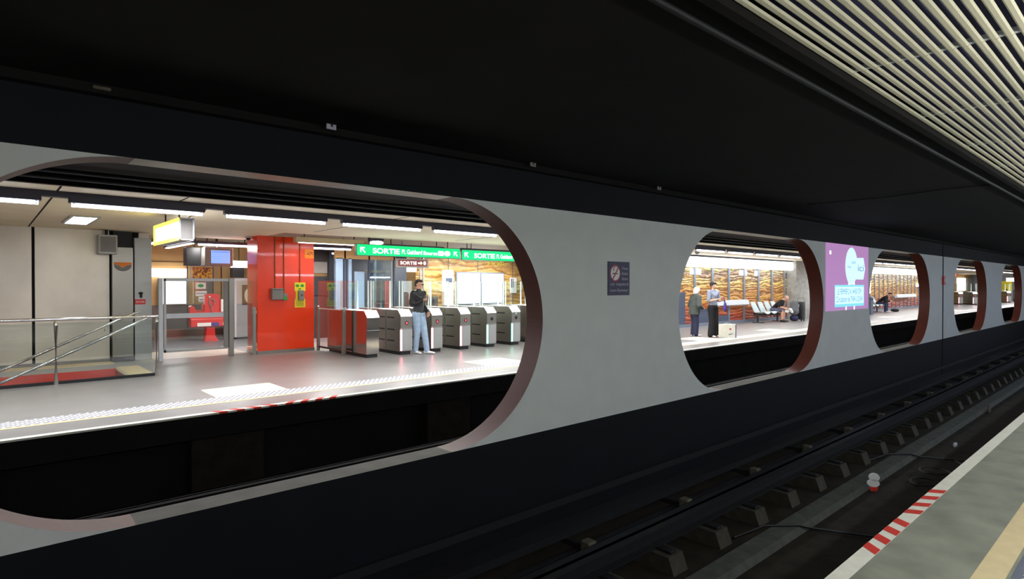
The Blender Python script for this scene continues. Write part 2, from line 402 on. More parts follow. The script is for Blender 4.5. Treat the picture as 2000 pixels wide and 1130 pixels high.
# ------------------------------------------------------------------ middle wall with stadium openings
XA, XB = -8.0, 92.0
YN, YF = 4.67, 4.93
Z0, Z1 = 0.0, 2.47
R_ = (Z1-Z0)/2
ZB, ZT = -1.15, 2.9
OPEN = [(-0.46, 4.63), (7.32, 12.47), (15.1, 20.1), (22.8, 27.68), (30.4, 35.2), (38.0, 42.9), (45.6, 50.5), (53.2, 58.1), (60.8, 65.7), (68.4, 73.3), (76.0, 80.9)]
def wall_middle():
    mb = MB()
    def quad(y, xa, za0, za1, xb, zb0, zb1, mi):
        mb.use(mi); mb.add([(xa,y,za0),(xb,y,zb0),(xb,y,zb1),(xa,y,za1)], [(0,1,2,3)])
    x = XA
    N = 40
    for (a, b) in OPEN:
        ca, cb = a+R_, b-R_
        left = [(ca - R_*math.cos(t), R_*math.sin(t)) for t in [PI/2*k/N for k in range(N+1)]]
        right = [(cb + R_*math.cos(t), R_*math.sin(t)) for t in [PI/2*(N-k)/N for k in range(N+1)]]
        prof = left + right
        zc = (Z0+Z1)/2
        for y in (YN, YF):
            quad(y, x, Z0, Z1, a, Z0, Z1, 0)
            for i in range(len(prof)-1):
                (x0,h0),(x1,h1) = prof[i], prof[i+1]
                if i == N: continue
                quad(y, x0, Z0, zc-h0, x1, Z0, zc-h1, 0)
                quad(y, x0, zc+h0, Z1, x1, zc+h1, Z1, 0)
        for i in range(len(prof)-1):
            (x0,h0),(x1,h1) = prof[i], prof[i+1]
            for s in (1,-1):
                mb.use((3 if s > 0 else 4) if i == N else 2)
                mb.add([(x0,YN,zc+s*h0),(x1,YN,zc+s*h1),(x1,YF,zc+s*h1),(x0,YF,zc+s*h0)], [(0,1,2,3)])
        x = b
    for y in (YN, YF): quad(y, x, Z0, Z1, XB, Z0, Z1, 0)
    mb.use(1)
    for y in (YN, YF):
        mb.add([(XA,y,ZB),(XB,y,ZB),(XB,y,Z0),(XA,y,Z0)], [(0,1,2,3)])
        mb.add([(XA,y,Z1),(XB,y,Z1),(XB,y,ZT),(XA,y,ZT)], [(0,1,2,3)])
    o = mb.build('wall_middle', [M['wall'], M['navy'], M['reveal_brown'], M['reveal_grey'], M['reveal_shaded']], kind='structure')
    return o
wall_middle()
MB().box(21.46, 21.52, YN-0.012, YN+0.01, ZB, ZT).build('trim_1', M['navy'], kind='structure')
# ledge where the wall meets the track ceiling
MB().box(XA, XB, YN-0.09, YN, 2.84, 2.9).build('trim_2', M['soot'], kind='structure')

# ------------------------------------------------------------------ track bed, platforms, ceilings
MB().box(XA, XB, 1.30, YN, ZB-0.15, ZB).build('floor', M['bed'], kind='structure')
MB().box(XA, XB, YF, 8.2, ZB-0.15, ZB).build('floor', M['far_bed'], kind='structure')
# near platform
MB().box(XA, XB, -4.0, 1.195, -0.25, 0.0).build('floor', M['near_floor'], kind='structure')
MB().box(XA, XB, -4.0, 0.9, ZB-0.15, -0.25).build('wall_near_track', M['soot'], kind='structure')
mb = MB(); mb.box(XA, XB, 1.195, 1.285, -0.12, 0.002)
mb.build('trim_3', M['edge_white'], kind='structure')
mb = MB()   # red warning bars painted on the near edge
for k, (xo, xi) in enumerate([(4.06, 3.99), (4.25, 4.19), (4.44, 4.39), (4.64, 4.59), (4.88, 4.93), (5.08, 5.14), (5.29, 5.35), (5.50, 5.56)]):
    mb.prism([(xi,1.195),(xi+0.095,1.195),(xo+0.095,1.285),(xo,1.285)], 'z', 0.003, 0.0045)
mb.build('trim_4', M['edge_red'], kind='structure')
MB().box(XA, XB, 0.62, 0.75, 0.0, 0.003).build('trim_5', M['cream'], kind='structure')

def studs(x0, x1, y0, ny, dy, dx, r, z, h):
    mb = MB(); n = 6
    k = 0; x = x0
    while x < x1:
        for j in range(ny):
            cx, cy = x + (dx/2 if j % 2 else 0), y0 + j*dy
            vs = [(cx+r*math.cos(2*PI*i/n), cy+r*math.sin(2*PI*i/n), z) for i in range(n)]
            vs += [(cx+.6*r*math.cos(2*PI*i/n), cy+.6*r*math.sin(2*PI*i/n), z+h) for i in range(n)]
            mb.add(vs, [(i,(i+1)%n,n+(i+1)%n,n+i) for i in range(n)] + [tuple(range(n,2*n))])
        x += dx
    return mb
t = thing('tactile_strip', 'slate tactile paving strip with white studs on the near platform', 'tactile paving', (3.0, 0.4, 0))
MB().box(0, 30, 0.16, 0.60, 0, 0.004).build('base_plate', M['tactile_dark'], t)
studs(2.5, 12, 0.20, 7, 0.058, 0.07, 0.014, 0.004, 0.006).build('stud_field', M['stud'], t, kind='stuff')

# far platform slab with the stair well cut out of it (x -6..1.95, y 12.3..13.72)
WX0, WX1, WY0, WY1 = -6.0, 1.95, 12.28, 13.72
mb = MB()
mb.box(XA, XB, 8.22, WY0, -0.3, 0); mb.box(XA, XB, 8.2, 8.22, -0.02, 0)
mb.box(WX1, XB, WY0, WY1, -0.3, 0)
mb.box(XA, WX0, WY0, WY1, -0.3, 0)
mb.box(XA, XB, WY1, 16.2, -0.3, 0)
mb.build('floor', M['far_floor'], kind='structure')
MB().box(XA, XB, 16.2, 22, -0.3, 0.0).build('floor', M['hall_floor'], kind='structure')
MB().box(XA, XB, 8.10, 8.22, -0.3, -0.02).build('trim_6', M['soot'], kind='structure')
MB().box(XA, XB, 8.60, 9.0, ZB-0.15, -0.3).build('wall_far_track', M['soot'], kind='structure')
MB().box(XA, XB, 8.10, 8.2, -0.02, 0.002).build('trim_7', M['edge_white'], kind='structure')
mb = MB(); x = 2.25
for k in range(8):
    s = -0.09 if k < 4 else 0.09
    mb.prism([(x,8.1),(x+.1,8.1),(x+.1+s,8.2),(x+s,8.2)], 'z', 0.003, 0.0045)
    mb.box(x, x+0.1, 8.098, 8.1, -0.02, 0.003)
    x += 0.21
mb.build('trim_8', M['edge_red'], kind='structure')
MB().box(XA, XB, 8.73, 8.80, 0, 0.003).build('trim_9', M['cream'], kind='structure')
t = thing('tactile_strip', 'pale tactile paving strip with white studs along the far platform edge', 'tactile paving', (3.0, 9.0, 0))
MB().box(XA, XB, 8.80, 9.18, 0, 0.003).build('base_plate', M['tactile'], t)
studs(-0.5, 26, 8.84, 6, 0.06, 0.085, 0.022, 0.003, 0.006).build('stud_field', M['stud'], t, kind='stuff')
for x in (2.51, 7.55, 15.55, 20.6, 28.5, 33.6, 41, 46, 54):
    o = MB().box(x, x+1.03, 9.19, 10.0, 0, 0.004).build('floor_marking', M['cream_pale'])
    which = {2.51: 'cream square floor marking in front of the red pillar', 7.55: 'cream square floor marking in front of the ticket gates',
             15.55: 'cream floor marking beside the feet of the white haired person', 20.6: 'cream floor marking in front of the grey seats'}.get(x)
    tag(o, which or 'cream floor marking at the distant end of the far platform', 'floor marking', 'cream floor markings on the far platform')

# ceilings
MB().box(XA, XB, 1.40, 8.65, 2.9, 3.1).build('ceiling', M['soot'], kind='structure')
CZ = 2.77
mb = MB()
mb.box(XA, XB, 8.65, 12.55, CZ, 3.1); mb.box(XA, 5.0, 12.55, 15.9, CZ, 3.1); mb.box(5.0, 19.2, 12.55, 13.15, CZ, 3.1)
mb.build('ceiling', M['ceil_far'], kind='structure')
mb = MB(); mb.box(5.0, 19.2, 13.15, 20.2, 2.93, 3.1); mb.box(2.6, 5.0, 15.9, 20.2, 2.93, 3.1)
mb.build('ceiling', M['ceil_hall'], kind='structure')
MB().box(XA, XB, 8.60, 8.65, 2.775, 3.1).build('trim_10', M['soot'], kind='structure')
# dark joints between the ceiling panels
for x in (-1.2, 0.7, 2.04, 5.4, 9.2, 13.0, 16.8, 20.6, 24.4, 28.2):
    MB().box(x-0.012, x+0.012, 8.66, 15.1 if x < 2 else 12.5 if x > 3 else 9.9, CZ-0.002, CZ+0.01).build('trim_11', M['soot'], kind='structure')
MB().box(XA, XB, 9.14, 9.28, 2.70, CZ).build('trim_12', M['lum'], kind='structure')
# near slatted ceiling
SY = 1.34
MB().box(XA, XB, -4.0, 1.40, 3.02, 3.1).build('ceiling', M['slat_back'], kind='structure')
MB().box(XA, XB, 1.345, 1.40, 2.86, 3.1).build('trim_13', M['soot'], kind='structure')
PX = [2.50 - 1.455*2 + 1.455*k for k in range(14)]
for k, xa in enumerate(PX):
    mb = MB(); xb = xa + 1.455 - 0.008
    for j in range(34):
        y = SY - 0.062*j
        # shallow rounded slat profile
        mb.prism([(y-0.036,2.910),(y-0.036,2.905),(y-0.028,2.900),(y-0.008,2.900),(y,2.905),(y,2.910)], 'x', xa, xb)
    o = mb.build('slatted_ceiling_panel', M['slat'])
    tag(o, 'cream metal slatted ceiling panel over the near platform, one of a row', 'ceiling panel', 'slatted ceiling panels')
mb = MB()
for xa in PX: mb.box(xa-0.02, xa+0.012, -0.9, 1.34, 2.91, 2.935)
mb.build('trim_14', M['light_plastic'], kind='structure')
# near side walls that close the place behind the camera, and the tunnel ends
MB().box(XA, XB, -4.1, -4.0, 0, 3.1).build('wall_near', M['wall'], kind='structure')
MB().box(XB, XB+0.1, -4.1, 20.2, ZB-0.2, 3.1).build('wall_right', M['soot'], kind='structure')
MB().box(XA-0.1, XA, -4.1, 20.2, ZB-0.2, 3.1).build('wall_left', M['soot'], kind='structure')

# cable tray along the near track ceiling
o = MB().tube([(XA, 1.53, 2.87), (XB, 1.53, 2.87)], 0.018).build('cable_conduit', M['rail'], smooth=True)
tag(o, 'thin dark conduit running along the black track ceiling', 'conduit')
mb = MB(); mb.tube([(9.75, 3.9, 2.89), (9.75, 3.4, 2.885), (9.69, 2.7, 2.88), (9.52, 2.12, 2.885), (9.58, 1.56, 2.89)], 0.007)
tag(mb.build('loose_cable', M['rail'], smooth=True), 'faint thin loose cable sagging under the black track ceiling', 'cable')
for k, (x, lab) in enumerate([(2.09, 'small pale number plate above the first oval opening'), (4.32, 'small grey number plate above the plain wall pier'),
                              (6.6, 'small dim number plate above the no smoking sign')]):
    o = thing('number_plate', lab, 'plate', (x, 4.5, 2.9), 'number plates under the track ceiling')
    MB().box(x-0.04, x+0.04, 4.5, 4.51, 2.86, 2.94).build('plate', M['sign_grey'] if k == 0 else M['grey_plastic'], o)
    MB().box(x-0.006, x+0.012, 4.497, 4.50, 2.88, 2.925).build('marking', M['black'], o)
# pipes above the far track
for y, z, r, lab in [(8.45, 2.84, 0.03, 'dark pipe nearest the ceiling edge above the far track'), (8.1, 2.86, 0.025, 'second dark pipe above the far track')]:
    tag(MB().tube([(XA, y, z), (XB, y, z)], r).build('pipe', M['rail'], smooth=True), lab, 'pipe')

# ------------------------------------------------------------------ near track
def beam_h(y0, y1, z0, z1, mb, t=0.02):
    ym = (y0+y1)/2
    mb.box(XA, XB, y0, y1, z1-t, z1); mb.box(XA, XB, y0, y1, z0, z0+t); mb.box(XA, XB, ym-0.02, ym+0.02, z0, z1)
    return mb
B = ZB
tag(beam_h(3.42, 3.62, B+0.16, B+0.34, MB()).build('running_rail', M['rail']), 'dark steel running rail nearest the wall, resting on concrete blocks', 'rail')
tag(beam_h(1.75, 1.95, B+0.12, B+0.28, MB()).build('running_rail', M['rail']), 'dark steel running rail below the near platform edge', 'rail')
mb = MB(); mb.box(XA, XB, 4.18, 4.30, B+0.16, B+0.26); mb.box(XA, XB, 4.12, 4.36, B+0.26, B+0.275); mb.box(XA, XB, 4.50, 4.54, B+0.34, B+0.42)
tag(mb.build('guide_bar', M['rail']), 'dark horizontal guide bar fixed along the base of the wall', 'guide bar')
tag(MB().box(XA, XB, 3.99, 4.09, B, B+0.08).box(XA, XB, 4.01, 4.07, B+0.08, B+0.10).build('cable_trough', M['rail']), 'low dark cable trough beside the guide bar', 'trough')
mb = MB(); mb.prism([(2.76, B), (3.04, B), (3.0, B+0.07), (2.8, B+0.07)], 'x', XA, XB)
tag(mb.build('concrete_curb', M['concrete']), 'long pale concrete curb between the sleeper blocks and the near platform', 'curb')
# concrete blocks carrying the rail
proto = thing('concrete_block', 'grimy concrete block under the running rail, one of an even row', 'block', (0,0,0), 'concrete blocks under the running rail')
mb = MB(); mb.prism([(3.16, B-B), (3.75, B-B), (3.72, 0.16), (3.22, 0.16)], 'x', -0.12, 0.12)
mb.build('block', M['block'], proto)
MB().rbox(-0.05, 0.05, 3.24, 3.40, 0.16, 0.19, 0.008).build('clamp', M['rail'], proto)
xs = [2.4 + 0.868*k for k in range(34)]
for i, x in enumerate(xs):
    o = proto if i == 0 else copy_tree(proto)
    o.location = (x, 0, B)
proto = thing('insulator', 'pale insulator block holding the guide bar, one of a spaced row', 'insulator', (0,0,0), 'insulator blocks along the guide bar')
MB().rbox(-0.06, 0.06, 3.84, 3.96, 0.0, 0.22, 0.015).build('insulator_body', M['insul'], proto)
MB().box(-0.03, 0.03, 3.94, 4.30, 0.10, 0.16).build('bracket', M['rail'], proto)
for i in range(16):
    o = proto if i == 0 else copy_tree(proto)
    o.location = (2.75 + 1.76*i, 0, B)
# slab joints of the track bed: dark cables crossing the curb
for k, (x, lab) in enumerate([(7.0, 'thin black cable crossing the concrete curb near the striped edge'), (11.2, 'thin black cable crossing the concrete curb further along')]):
    pts = [(x-0.9, 3.2, B+0.02), (x-0.5, 3.05, B+0.085), (x-0.2, 2.8, B+0.085), (x, 2.72, B+0.02), (x+0.25, 2.2, B+0.02), (x+0.7, 1.9, B+0.02)]
    tag(MB().tube(pts, 0.012).build('cable', M['black'], smooth=True), lab, 'cable')
mb = MB(); pts = [(9.6+0.35*math.cos(t)+0.5*t/7, 2.25+0.22*math.sin(t), B+0.03+0.01*t) for t in [k*0.35 for k in range(36)]]
tag(mb.tube(pts, 0.012, 8).build('cable_coil', M['black'], smooth=True), 'black looped cable lying beside the near platform edge', 'cable')
for x, lab in [(7.45, 'pale bracket sticking out under the near platform edge, closer one'), (9.85, 'pale bracket sticking out under the near platform edge, further one')]:
    t = thing('edge_bracket', lab, 'bracket', (x, 1.4, -0.2), 'brackets under the near platform edge')
    MB().rbox(x-0.05, x+0.05, 1.18, 1.42, -0.22, -0.16).build('arm', M['insul'], t)
    MB().box(x-0.04, x+0.04, 1.20, 1.28, -0.6, -0.22).build('post', M['concrete'], t)
t = thing('marker_plate', 'small white and red marker plate standing in the track bed', 'marker', (0, 0, 0))
MB().disc((0.01, 0.19), 0.065, 0.055, -0.01, 0.01).disc((0.0, 0.11), 0.075, 0.05, -0.01, 0.01).build('plate', M['white_paper'], t)
MB().prism([(-0.05,0.05),(0.06,0.06),(0.04,0.01),(-0.03,0.0)], 'y', -0.01, 0.01).build('base', M['edge_red'], t)
place(t, (8.92, 2.70, B), math.radians(-62))
for i, (x, y, lab) in enumerate([(12.38, 2.5, 'crumpled white paper scrap in the track bed'), (16.3, 2.7, 'upright white paper scrap further along the track bed'), (7.6, 2.2, 'tiny white paper scrap below the striped edge')]):
    bm = bmesh.new(); bmesh.ops.create_icosphere(bm, subdivisions=2, radius=1)
    for v in bm.verts:
        v.co = v.co * random.uniform(0.6, 1.1); v.co = (x+v.co.x*0.05, y+v.co.y*0.04, B+0.05+v.co.z*(0.12 if i == 1 else 0.05))
    if i == 2:
        for v in bm.verts: v.co = Vector((x,y,B+0.02)) + (v.co-Vector((x,y,B+0.05)))*0.4
    tag(MB().bm(bm).build('paper_scrap', M['insul'] if i else M['light_plastic']), lab, 'litter')
# far track
tag(beam_h(5.5, 5.7, B+0.05, B+0.3, MB()).build('running_rail', M['soot']), 'sooty running rail of the far track behind the wall', 'rail')
tag(beam_h(7.6, 7.8, B+0.05, B+0.3, MB()).build('running_rail', M['soot']), 'sooty running rail beneath the far platform edge', 'rail')
for x, lab in [(2.0, 'dim concrete buttress under the far platform edge at left'), (5.6, 'dim concrete buttress under the far platform edge near the round end')]:
    tag(MB().box(x, x+0.9, 8.4, 8.60, B, -0.31).build('buttress', M['far_bed']), lab, 'buttress')

# ------------------------------------------------------------------ no smoking sign on the wall
y = YN - 0.012
t = thing('no_smoking_sign', 'dark no smoking sign with red crossed circle on the grey wall', 'sign', (5.965, YN, 1.7))
MB().rbox(5.75, 6.18, y, YN, 1.49, 1.91, 0.004).build('panel', M['sign_navy'], t)
MB().disc((5.885, 1.765), 0.105, 0.105, y-0.002, y).build('red_ring', M['sign_red'], t)
wd = MB().disc((5.885, 1.765), 0.088, 0.088, y-0.003, y-0.0019).build('white_disc', M['white_paper'], t)
mb = MB(); mb.prism([(5.83,1.755),(5.93,1.755),(5.93,1.768),(5.83,1.768)], 'y', y-0.0045, y-0.003)
mb.prism([(5.84,1.79),(5.862,1.80),(5.858,1.83),(5.884,1.845),(5.879,1.853),(5.847,1.834),(5.85,1.805),(5.838,1.797)], 'y', y-0.0045, y-0.003)
mb.build('cigarette', M['black'], wd)
MB().prism([(5.822,1.69),(5.838,1.682),(5.955,1.838),(5.94,1.848)], 'y', y-0.006, y-0.0045).build('slash', M['sign_red'], t)
for s, x0, x1, z0, z1 in [('Vous', 6.015, 6.14, 1.81, 1.85), ('êtes', 6.015, 6.14, 1.745, 1.785), ('dans', 6.015, 6.14, 1.68, 1.72),
                          ('un espace', 5.79, 6.15, 1.60, 1.64), ('non-fumeur', 5.79, 6.15, 1.535, 1.575)]:
    text('lettering', s, M['sign_grey'], t, x0, x1, z0, z1, y-0.002)

# ------------------------------------------------------------------ advert projected on the wall, its light built as a glowing panel
y = YN - 0.01
t = thing('projected_advert', 'bright pink projected advert with pale blue oval and board, built as a glowing panel on the wall', 'advert', (13.78, YN, 1.8))
MB().box(12.56, 15.0, y, YN, 1.09, 2.47).build('panel', M['ad_pink'], t)  # stands in for the projected light of the advert
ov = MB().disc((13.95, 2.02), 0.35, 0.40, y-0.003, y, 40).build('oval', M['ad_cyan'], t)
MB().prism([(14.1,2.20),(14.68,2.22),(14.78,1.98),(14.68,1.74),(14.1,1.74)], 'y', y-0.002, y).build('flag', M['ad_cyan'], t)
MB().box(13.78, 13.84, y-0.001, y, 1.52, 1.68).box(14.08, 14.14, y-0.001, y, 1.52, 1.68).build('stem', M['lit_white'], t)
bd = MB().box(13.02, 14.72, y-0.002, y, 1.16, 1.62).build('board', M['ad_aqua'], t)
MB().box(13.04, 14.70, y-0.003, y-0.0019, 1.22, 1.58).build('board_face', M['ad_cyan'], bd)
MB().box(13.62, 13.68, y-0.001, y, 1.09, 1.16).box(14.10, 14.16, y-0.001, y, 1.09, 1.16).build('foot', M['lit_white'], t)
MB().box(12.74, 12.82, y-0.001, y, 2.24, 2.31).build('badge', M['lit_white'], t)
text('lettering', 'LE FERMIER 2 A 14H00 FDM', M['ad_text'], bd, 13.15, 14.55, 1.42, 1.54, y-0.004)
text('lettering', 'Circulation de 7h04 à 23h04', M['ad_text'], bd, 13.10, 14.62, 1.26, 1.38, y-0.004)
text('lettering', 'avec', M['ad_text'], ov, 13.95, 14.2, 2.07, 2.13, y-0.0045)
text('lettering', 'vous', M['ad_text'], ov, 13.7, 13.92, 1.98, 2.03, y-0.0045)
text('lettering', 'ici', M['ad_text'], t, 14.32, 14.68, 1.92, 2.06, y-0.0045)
# alarm point on the wall joint
t = thing('alarm_point', 'small red alarm point on the wall joint past the advert', 'alarm', (21.49, YN, 1.75))
MB().rbox(21.40, 21.60, YN-0.05, YN, 1.62, 1.88).build('box', M['red_plastic'], t)
MB().disc((21.5, 1.76), 0.05, 0.05, YN-0.058, YN-0.049).build('button', M['white_paper'], t)
o = MB().rbox(0.53, 0.63, YN-0.11, YN-0.09, 2.86, 2.885).build('wall_clip', M['insul']); tag(o, 'thin pale clip where the navy beam meets the black ceiling, far left', 'clip')

# ------------------------------------------------------------------ lamps
def tube_lamp(x0, x1, y, z, label, group, top=None):
    t = thing('tube_lamp', label, 'lamp', ((x0+x1)/2, y, z), group)
    MB().rbox(x0-0.03, x1+0.03, y-0.06, y+0.06, z+0.02, z+0.09, 0.01).build('housing', M['lum'], t)
    MB().tube([(x0, y-0.01, z), (x1, y-0.01, z)], 0.028, 12).build('tube', M['tube'], t, smooth=True)
    mb = MB()
    for q in (x0+0.02, x1-0.02): mb.box(q-0.012, q+0.012, y-0.035, y+0.03, z-0.02, z+0.03)
    mb.build('socket', M['grey_plastic'], t)
    if top: MB().tube([(x0+.2, y, z+.08), (x0+.2, y, top)], .012).tube([(x1-.2, y, z+.08), (x1-.2, y, top)], .012).build('hanger', M['rail'], t)
    return t
def box_lamp(x0, x1, y, z, label, group, top=None):
    t = thing('tube_lamp', label, 'lamp', ((x0+x1)/2, y, z), group)
    MB().rbox(x0-0.03, x1+0.03, y-0.09, y+0.09, z, z+0.13, 0.01).build('housing', M['cream'], t)
    MB().tube([(x0+.05, y-0.03, z-.006), (x1-.05, y-0.03, z-.006)], 0.012, 8).build('tube', M['tube'], t, smooth=True)
    MB().tube([(x0+.2, y, z+.12), (x0+.2, y, top)], .012).tube([(x1-.2, y, z+.12), (x1-.2, y, top)], .012).build('hanger', M['rail'], t)
    return t
nf = len(FAR_TUBES)
for i, (a, b) in enumerate(FAR_TUBES):
    if b < -0.5 : continue
    xm = (a+b)/2
    nm = {2: 'lit tube lamp at the left end of the far platform row', 3: 'lit tube lamp above the stair railing, left of the yellow sign',
          4: 'lit tube lamp passing in front of the red pillar top, right of the yellow sign', 5: 'lit tube lamp above the left half of the green exit sign', 6: 'lit tube lamp nearest the right end of the first opening'}.get(i)
    tube_lamp(a, b, 9.2, 2.62, nm or 'lit tube lamp in the far platform row, seen through the distant openings', 'tube lamps in the far platform row')
HL = ['lit tube lamp inside the glass lift shaft', 'lit tube lamp just right of the red pillar top', 'lit tube lamp above the middle of the green exit sign', 'lit tube lamp above the right end of the green exit sign',
      'lit tube lamp in the ticket hall hidden past the round wall end', 'lit tube lamp right of the yellow sign, behind the red pillar', 'lit tube lamp deep in the hall behind the red pillar', 'lit tube lamp near the bronze lift door', 'added unseen tube lamp washing the left part of the hall mural', 'added unseen tube lamp washing the mural above the posters']
for (a, b, y), lab in zip(HALL_TUBES, HL): (box_lamp if a == 5.5 else tube_lamp)(a, b, y, 2.82 if y == 18.8 else 2.62, lab, 'tube lamps in the ticket hall', 2.93)
# square recessed lamp left of the yellow sign
t = thing('ceiling_lamp', 'square white recessed ceiling lamp left of the yellow sign', 'lamp', (1.32, 12.9, CZ))
MB().box(1.10, 1.52, 12.15, 13.65, CZ-0.02, CZ).build('frame', M['grey_metal'], t)
MB().box(1.15, 1.47, 12.2, 13.6, CZ-0.026, CZ-0.018).build('diffuser', M['lamp_panel'], t)
t = thing('ceiling_lamp', 'small round ceiling lamp left of the green exit sign', 'lamp', (7.75, 14.0, 2.8))
MB().disc((7.75, 2.72), 0.14, 0.05, 13.9, 14.15).build('diffuser', M['lamp_panel'], t, smooth=True)
MB().box(7.6, 7.9, 13.9, 14.2, 2.77, 2.93).build('housing', M['lum'], t)
# luminaires running across the hall behind the yellow sign
for x, y0, y1, lab in [(3.05, 15.2, 17.8, 'long lamp running into the hall behind the yellow sign, left one'), (3.75, 15.6, 18.2, 'long lamp running into the hall behind the yellow sign, right one')]:
    t = thing('hall_lamp', lab, 'lamp', (x, (y0+y1)/2, 2.6), 'long lamps running into the hall')
    MB().box(x-0.08, x+0.08, y0, y1, 2.62, 2.7).build('housing', M['lum'], t)
    MB().tube([(x, y0+.3, 2.7), (x, y0+.3, 2.77)], .02).tube([(x, y1-.3, 2.7), (x, y1-.3, 2.93)], .02).build('hanger', M['rail'], t)
    MB().box(x-0.05, x+0.05, y0+0.03, y1-0.03, 2.6, 2.62).build('diffuser', M['lamp_panel'], t)
# near platform lamps (above and behind the viewpoint)
for x in NEAR_LAMPS:
    t = thing('hanging_lamp', 'long hanging lamp above the near platform', 'lamp', (x, -0.85, 2.17), 'hanging lamps above the near platform')
    MB().rbox(x-1.35, x+1.35, -0.95, -0.75, 2.14, 2.20).build('housing', M['lum'], t)
    MB().tube([(x-1.0, -0.85, 2.19), (x-1.0, -0.85, 2.92)], 0.008).tube([(x+1.0, -0.85, 2.19), (x+1.0, -0.85, 2.92)], 0.008).build('hanger', M['rail'], t)

# ------------------------------------------------------------------ yellow hanging sign and exit signs
t = thing('hanging_sign', 'yellow backlit box sign hanging end-on from the far ceiling', 'sign', (2.27, 10.9, 2.45))
x0, x1, y0, y1, z0, z1 = 2.17, 2.37, 9.75, 11.5, 2.28, 2.61
mb = MB(); mb.box(x0+0.01, x1-0.01, y0, y1, z0, z0+0.02).box(x0+0.01, x1-0.01, y0, y1, z1-0.02, z1).box(x0+0.01, x1-0.01, y0+0.012, y0+0.03, z0, z1)
mb.build('casing', M['grey_plastic'], t)
MB().box(x0, x0+0.012, y0, y1, z0, z1).build('yellow_face', M['lit_yellow'], t)
MB().box(x0-0.003, x0, y0+0.03, y1-0.16, z0+0.05, z1-0.06).build('lettering_band', M['lit_pale_yellow'], t)
MB().box(x1-0.012, x1, y0, y1, z0, z1).build('white_face', M['lit_white'], t)
MB().box(x0, x1, y0-0.004, y0+0.012, z0, z0+0.015).box(x0, x0+0.02, y0-0.004, y0+0.012, z0, z1).box(x1-0.02, x1, y0-0.004, y0+0.012, z0, z1).box(x0, x1, y0-0.004, y0+0.012, z1-0.015, z1).build('end_frame', M['light_plastic'], t)
mb = MB()
for yy in (10.2, 11.1): mb.tube([(2.27, yy, z1), (2.27, yy, CZ)], 0.012)
mb.build('hanger', M['black'], t)
MB().tube([(2.3, 9.8, z1), (2.36, 9.9, z1+.05), (2.45, 9.7, 2.66), (2.5, 9.5, CZ)], 0.006).build('cable', M['black'], t)

def exit_sign(xa, xb, y, z0, z1, label, full):
    t = thing('exit_sign', label, 'sign', ((xa+xb)/2, y, z0), 'green exit signs')
    MB().box(xa, xb, y, y+0.12, z0-0.012, z1+0.015).build('casing', M['steel_dark'], t)
    MB().box(xa+0.01, xb-0.01, y-0.004, y, z0, z1).build('green_face', M['lit_green'], t)
    h = z1-z0; f = y-0.005
    L = xb-xa
    arrow_ul(MB(), xa+0.03*L, z0+0.2*h, 0.55*h, f-0.001, f).build('arrow', M['lit_letter'], t)
    text('lettering', 'SORTIE', M['lit_letter'], t, xa+0.14*L, xa+0.385*L, z0+0.2*h, z0+0.72*h, f, bold=0.02)
    text('lettering', 'Pl. Guichard', M['lit_letter'], t, xa+0.405*L, xa+0.60*L, z0+0.24*h, z0+0.70*h, f, bold=0.01)
    text('lettering', 'Bourse', M['lit_letter'], t, xa+0.615*L, xa+0.755*L, z0+0.24*h, z0+0.62*h, f, bold=0.01)
    MB().box(xa+0.765*L, xa+0.82*L, f-0.001, f, z0+0.22*h, z0+0.70*h).build('line_badge', M['lit_letter'], t)
    MB().disc((xa+0.86*L, z0+0.46*h), 0.032*L, 0.27*h, f-0.001, f).build('round_badge', M['lit_pale_yellow'], t)
    if full:
        arrow_ul(MB(), xa+0.93*L, z0+0.2*h, 0.5*h, f-0.001, f).build('arrow', M['lit_letter'], t)
    mb = MB()
    for q in (0.12, 0.88): mb.tube([(xa+q*L, y+0.06, z1), (xa+q*L, y+0.06, 2.93)], 0.012)
    mb.build('hanger', M['black'], t)
    return t
exit_sign(6.66, 9.72, 13.0, 2.335, 2.59, 'green lit SORTIE exit sign, complete one left above the gates', True)
exit_sign(9.78, 12.85, 13.0, 2.315, 2.575, 'green lit SORTIE exit sign cut off by the round wall end', False)
t = thing('exit_sign', 'small brown lit SORTIE sign below the green signs', 'sign', (9.8, 15.6, 2.15))
MB().rbox(9.28, 10.44, 15.6, 15.68, 2.15, 2.42, 0.008).build('casing', M['grey_plastic'], t)
MB().box(9.35, 10.38, 15.594, 15.6, 2.19, 2.38).build('brown_face', M['lit_brown'], t)
text('lettering', 'SORTIE', M['lit_letter'], t, 9.42, 10.0, 2.24, 2.335, 15.59, bold=0.0)
MB().prism([(10.05,2.27),(10.15,2.27),(10.15,2.24),(10.20,2.295),(10.15,2.35),(10.15,2.31),(10.05,2.31)], 'y', 15.589, 15.59).build('arrow', M['lit_letter'], t)
MB().disc((10.29, 2.295), 0.045, 0.055, 15.589, 15.59).build('round_badge', M['lit_pale_yellow'], t)
MB().tube([(9.5, 15.64, 2.42), (9.5, 15.64, 2.93)], 0.01).tube([(10.2, 15.64, 2.42), (10.2, 15.64, 2.93)], 0.01).build('hanger', M['black'], t)

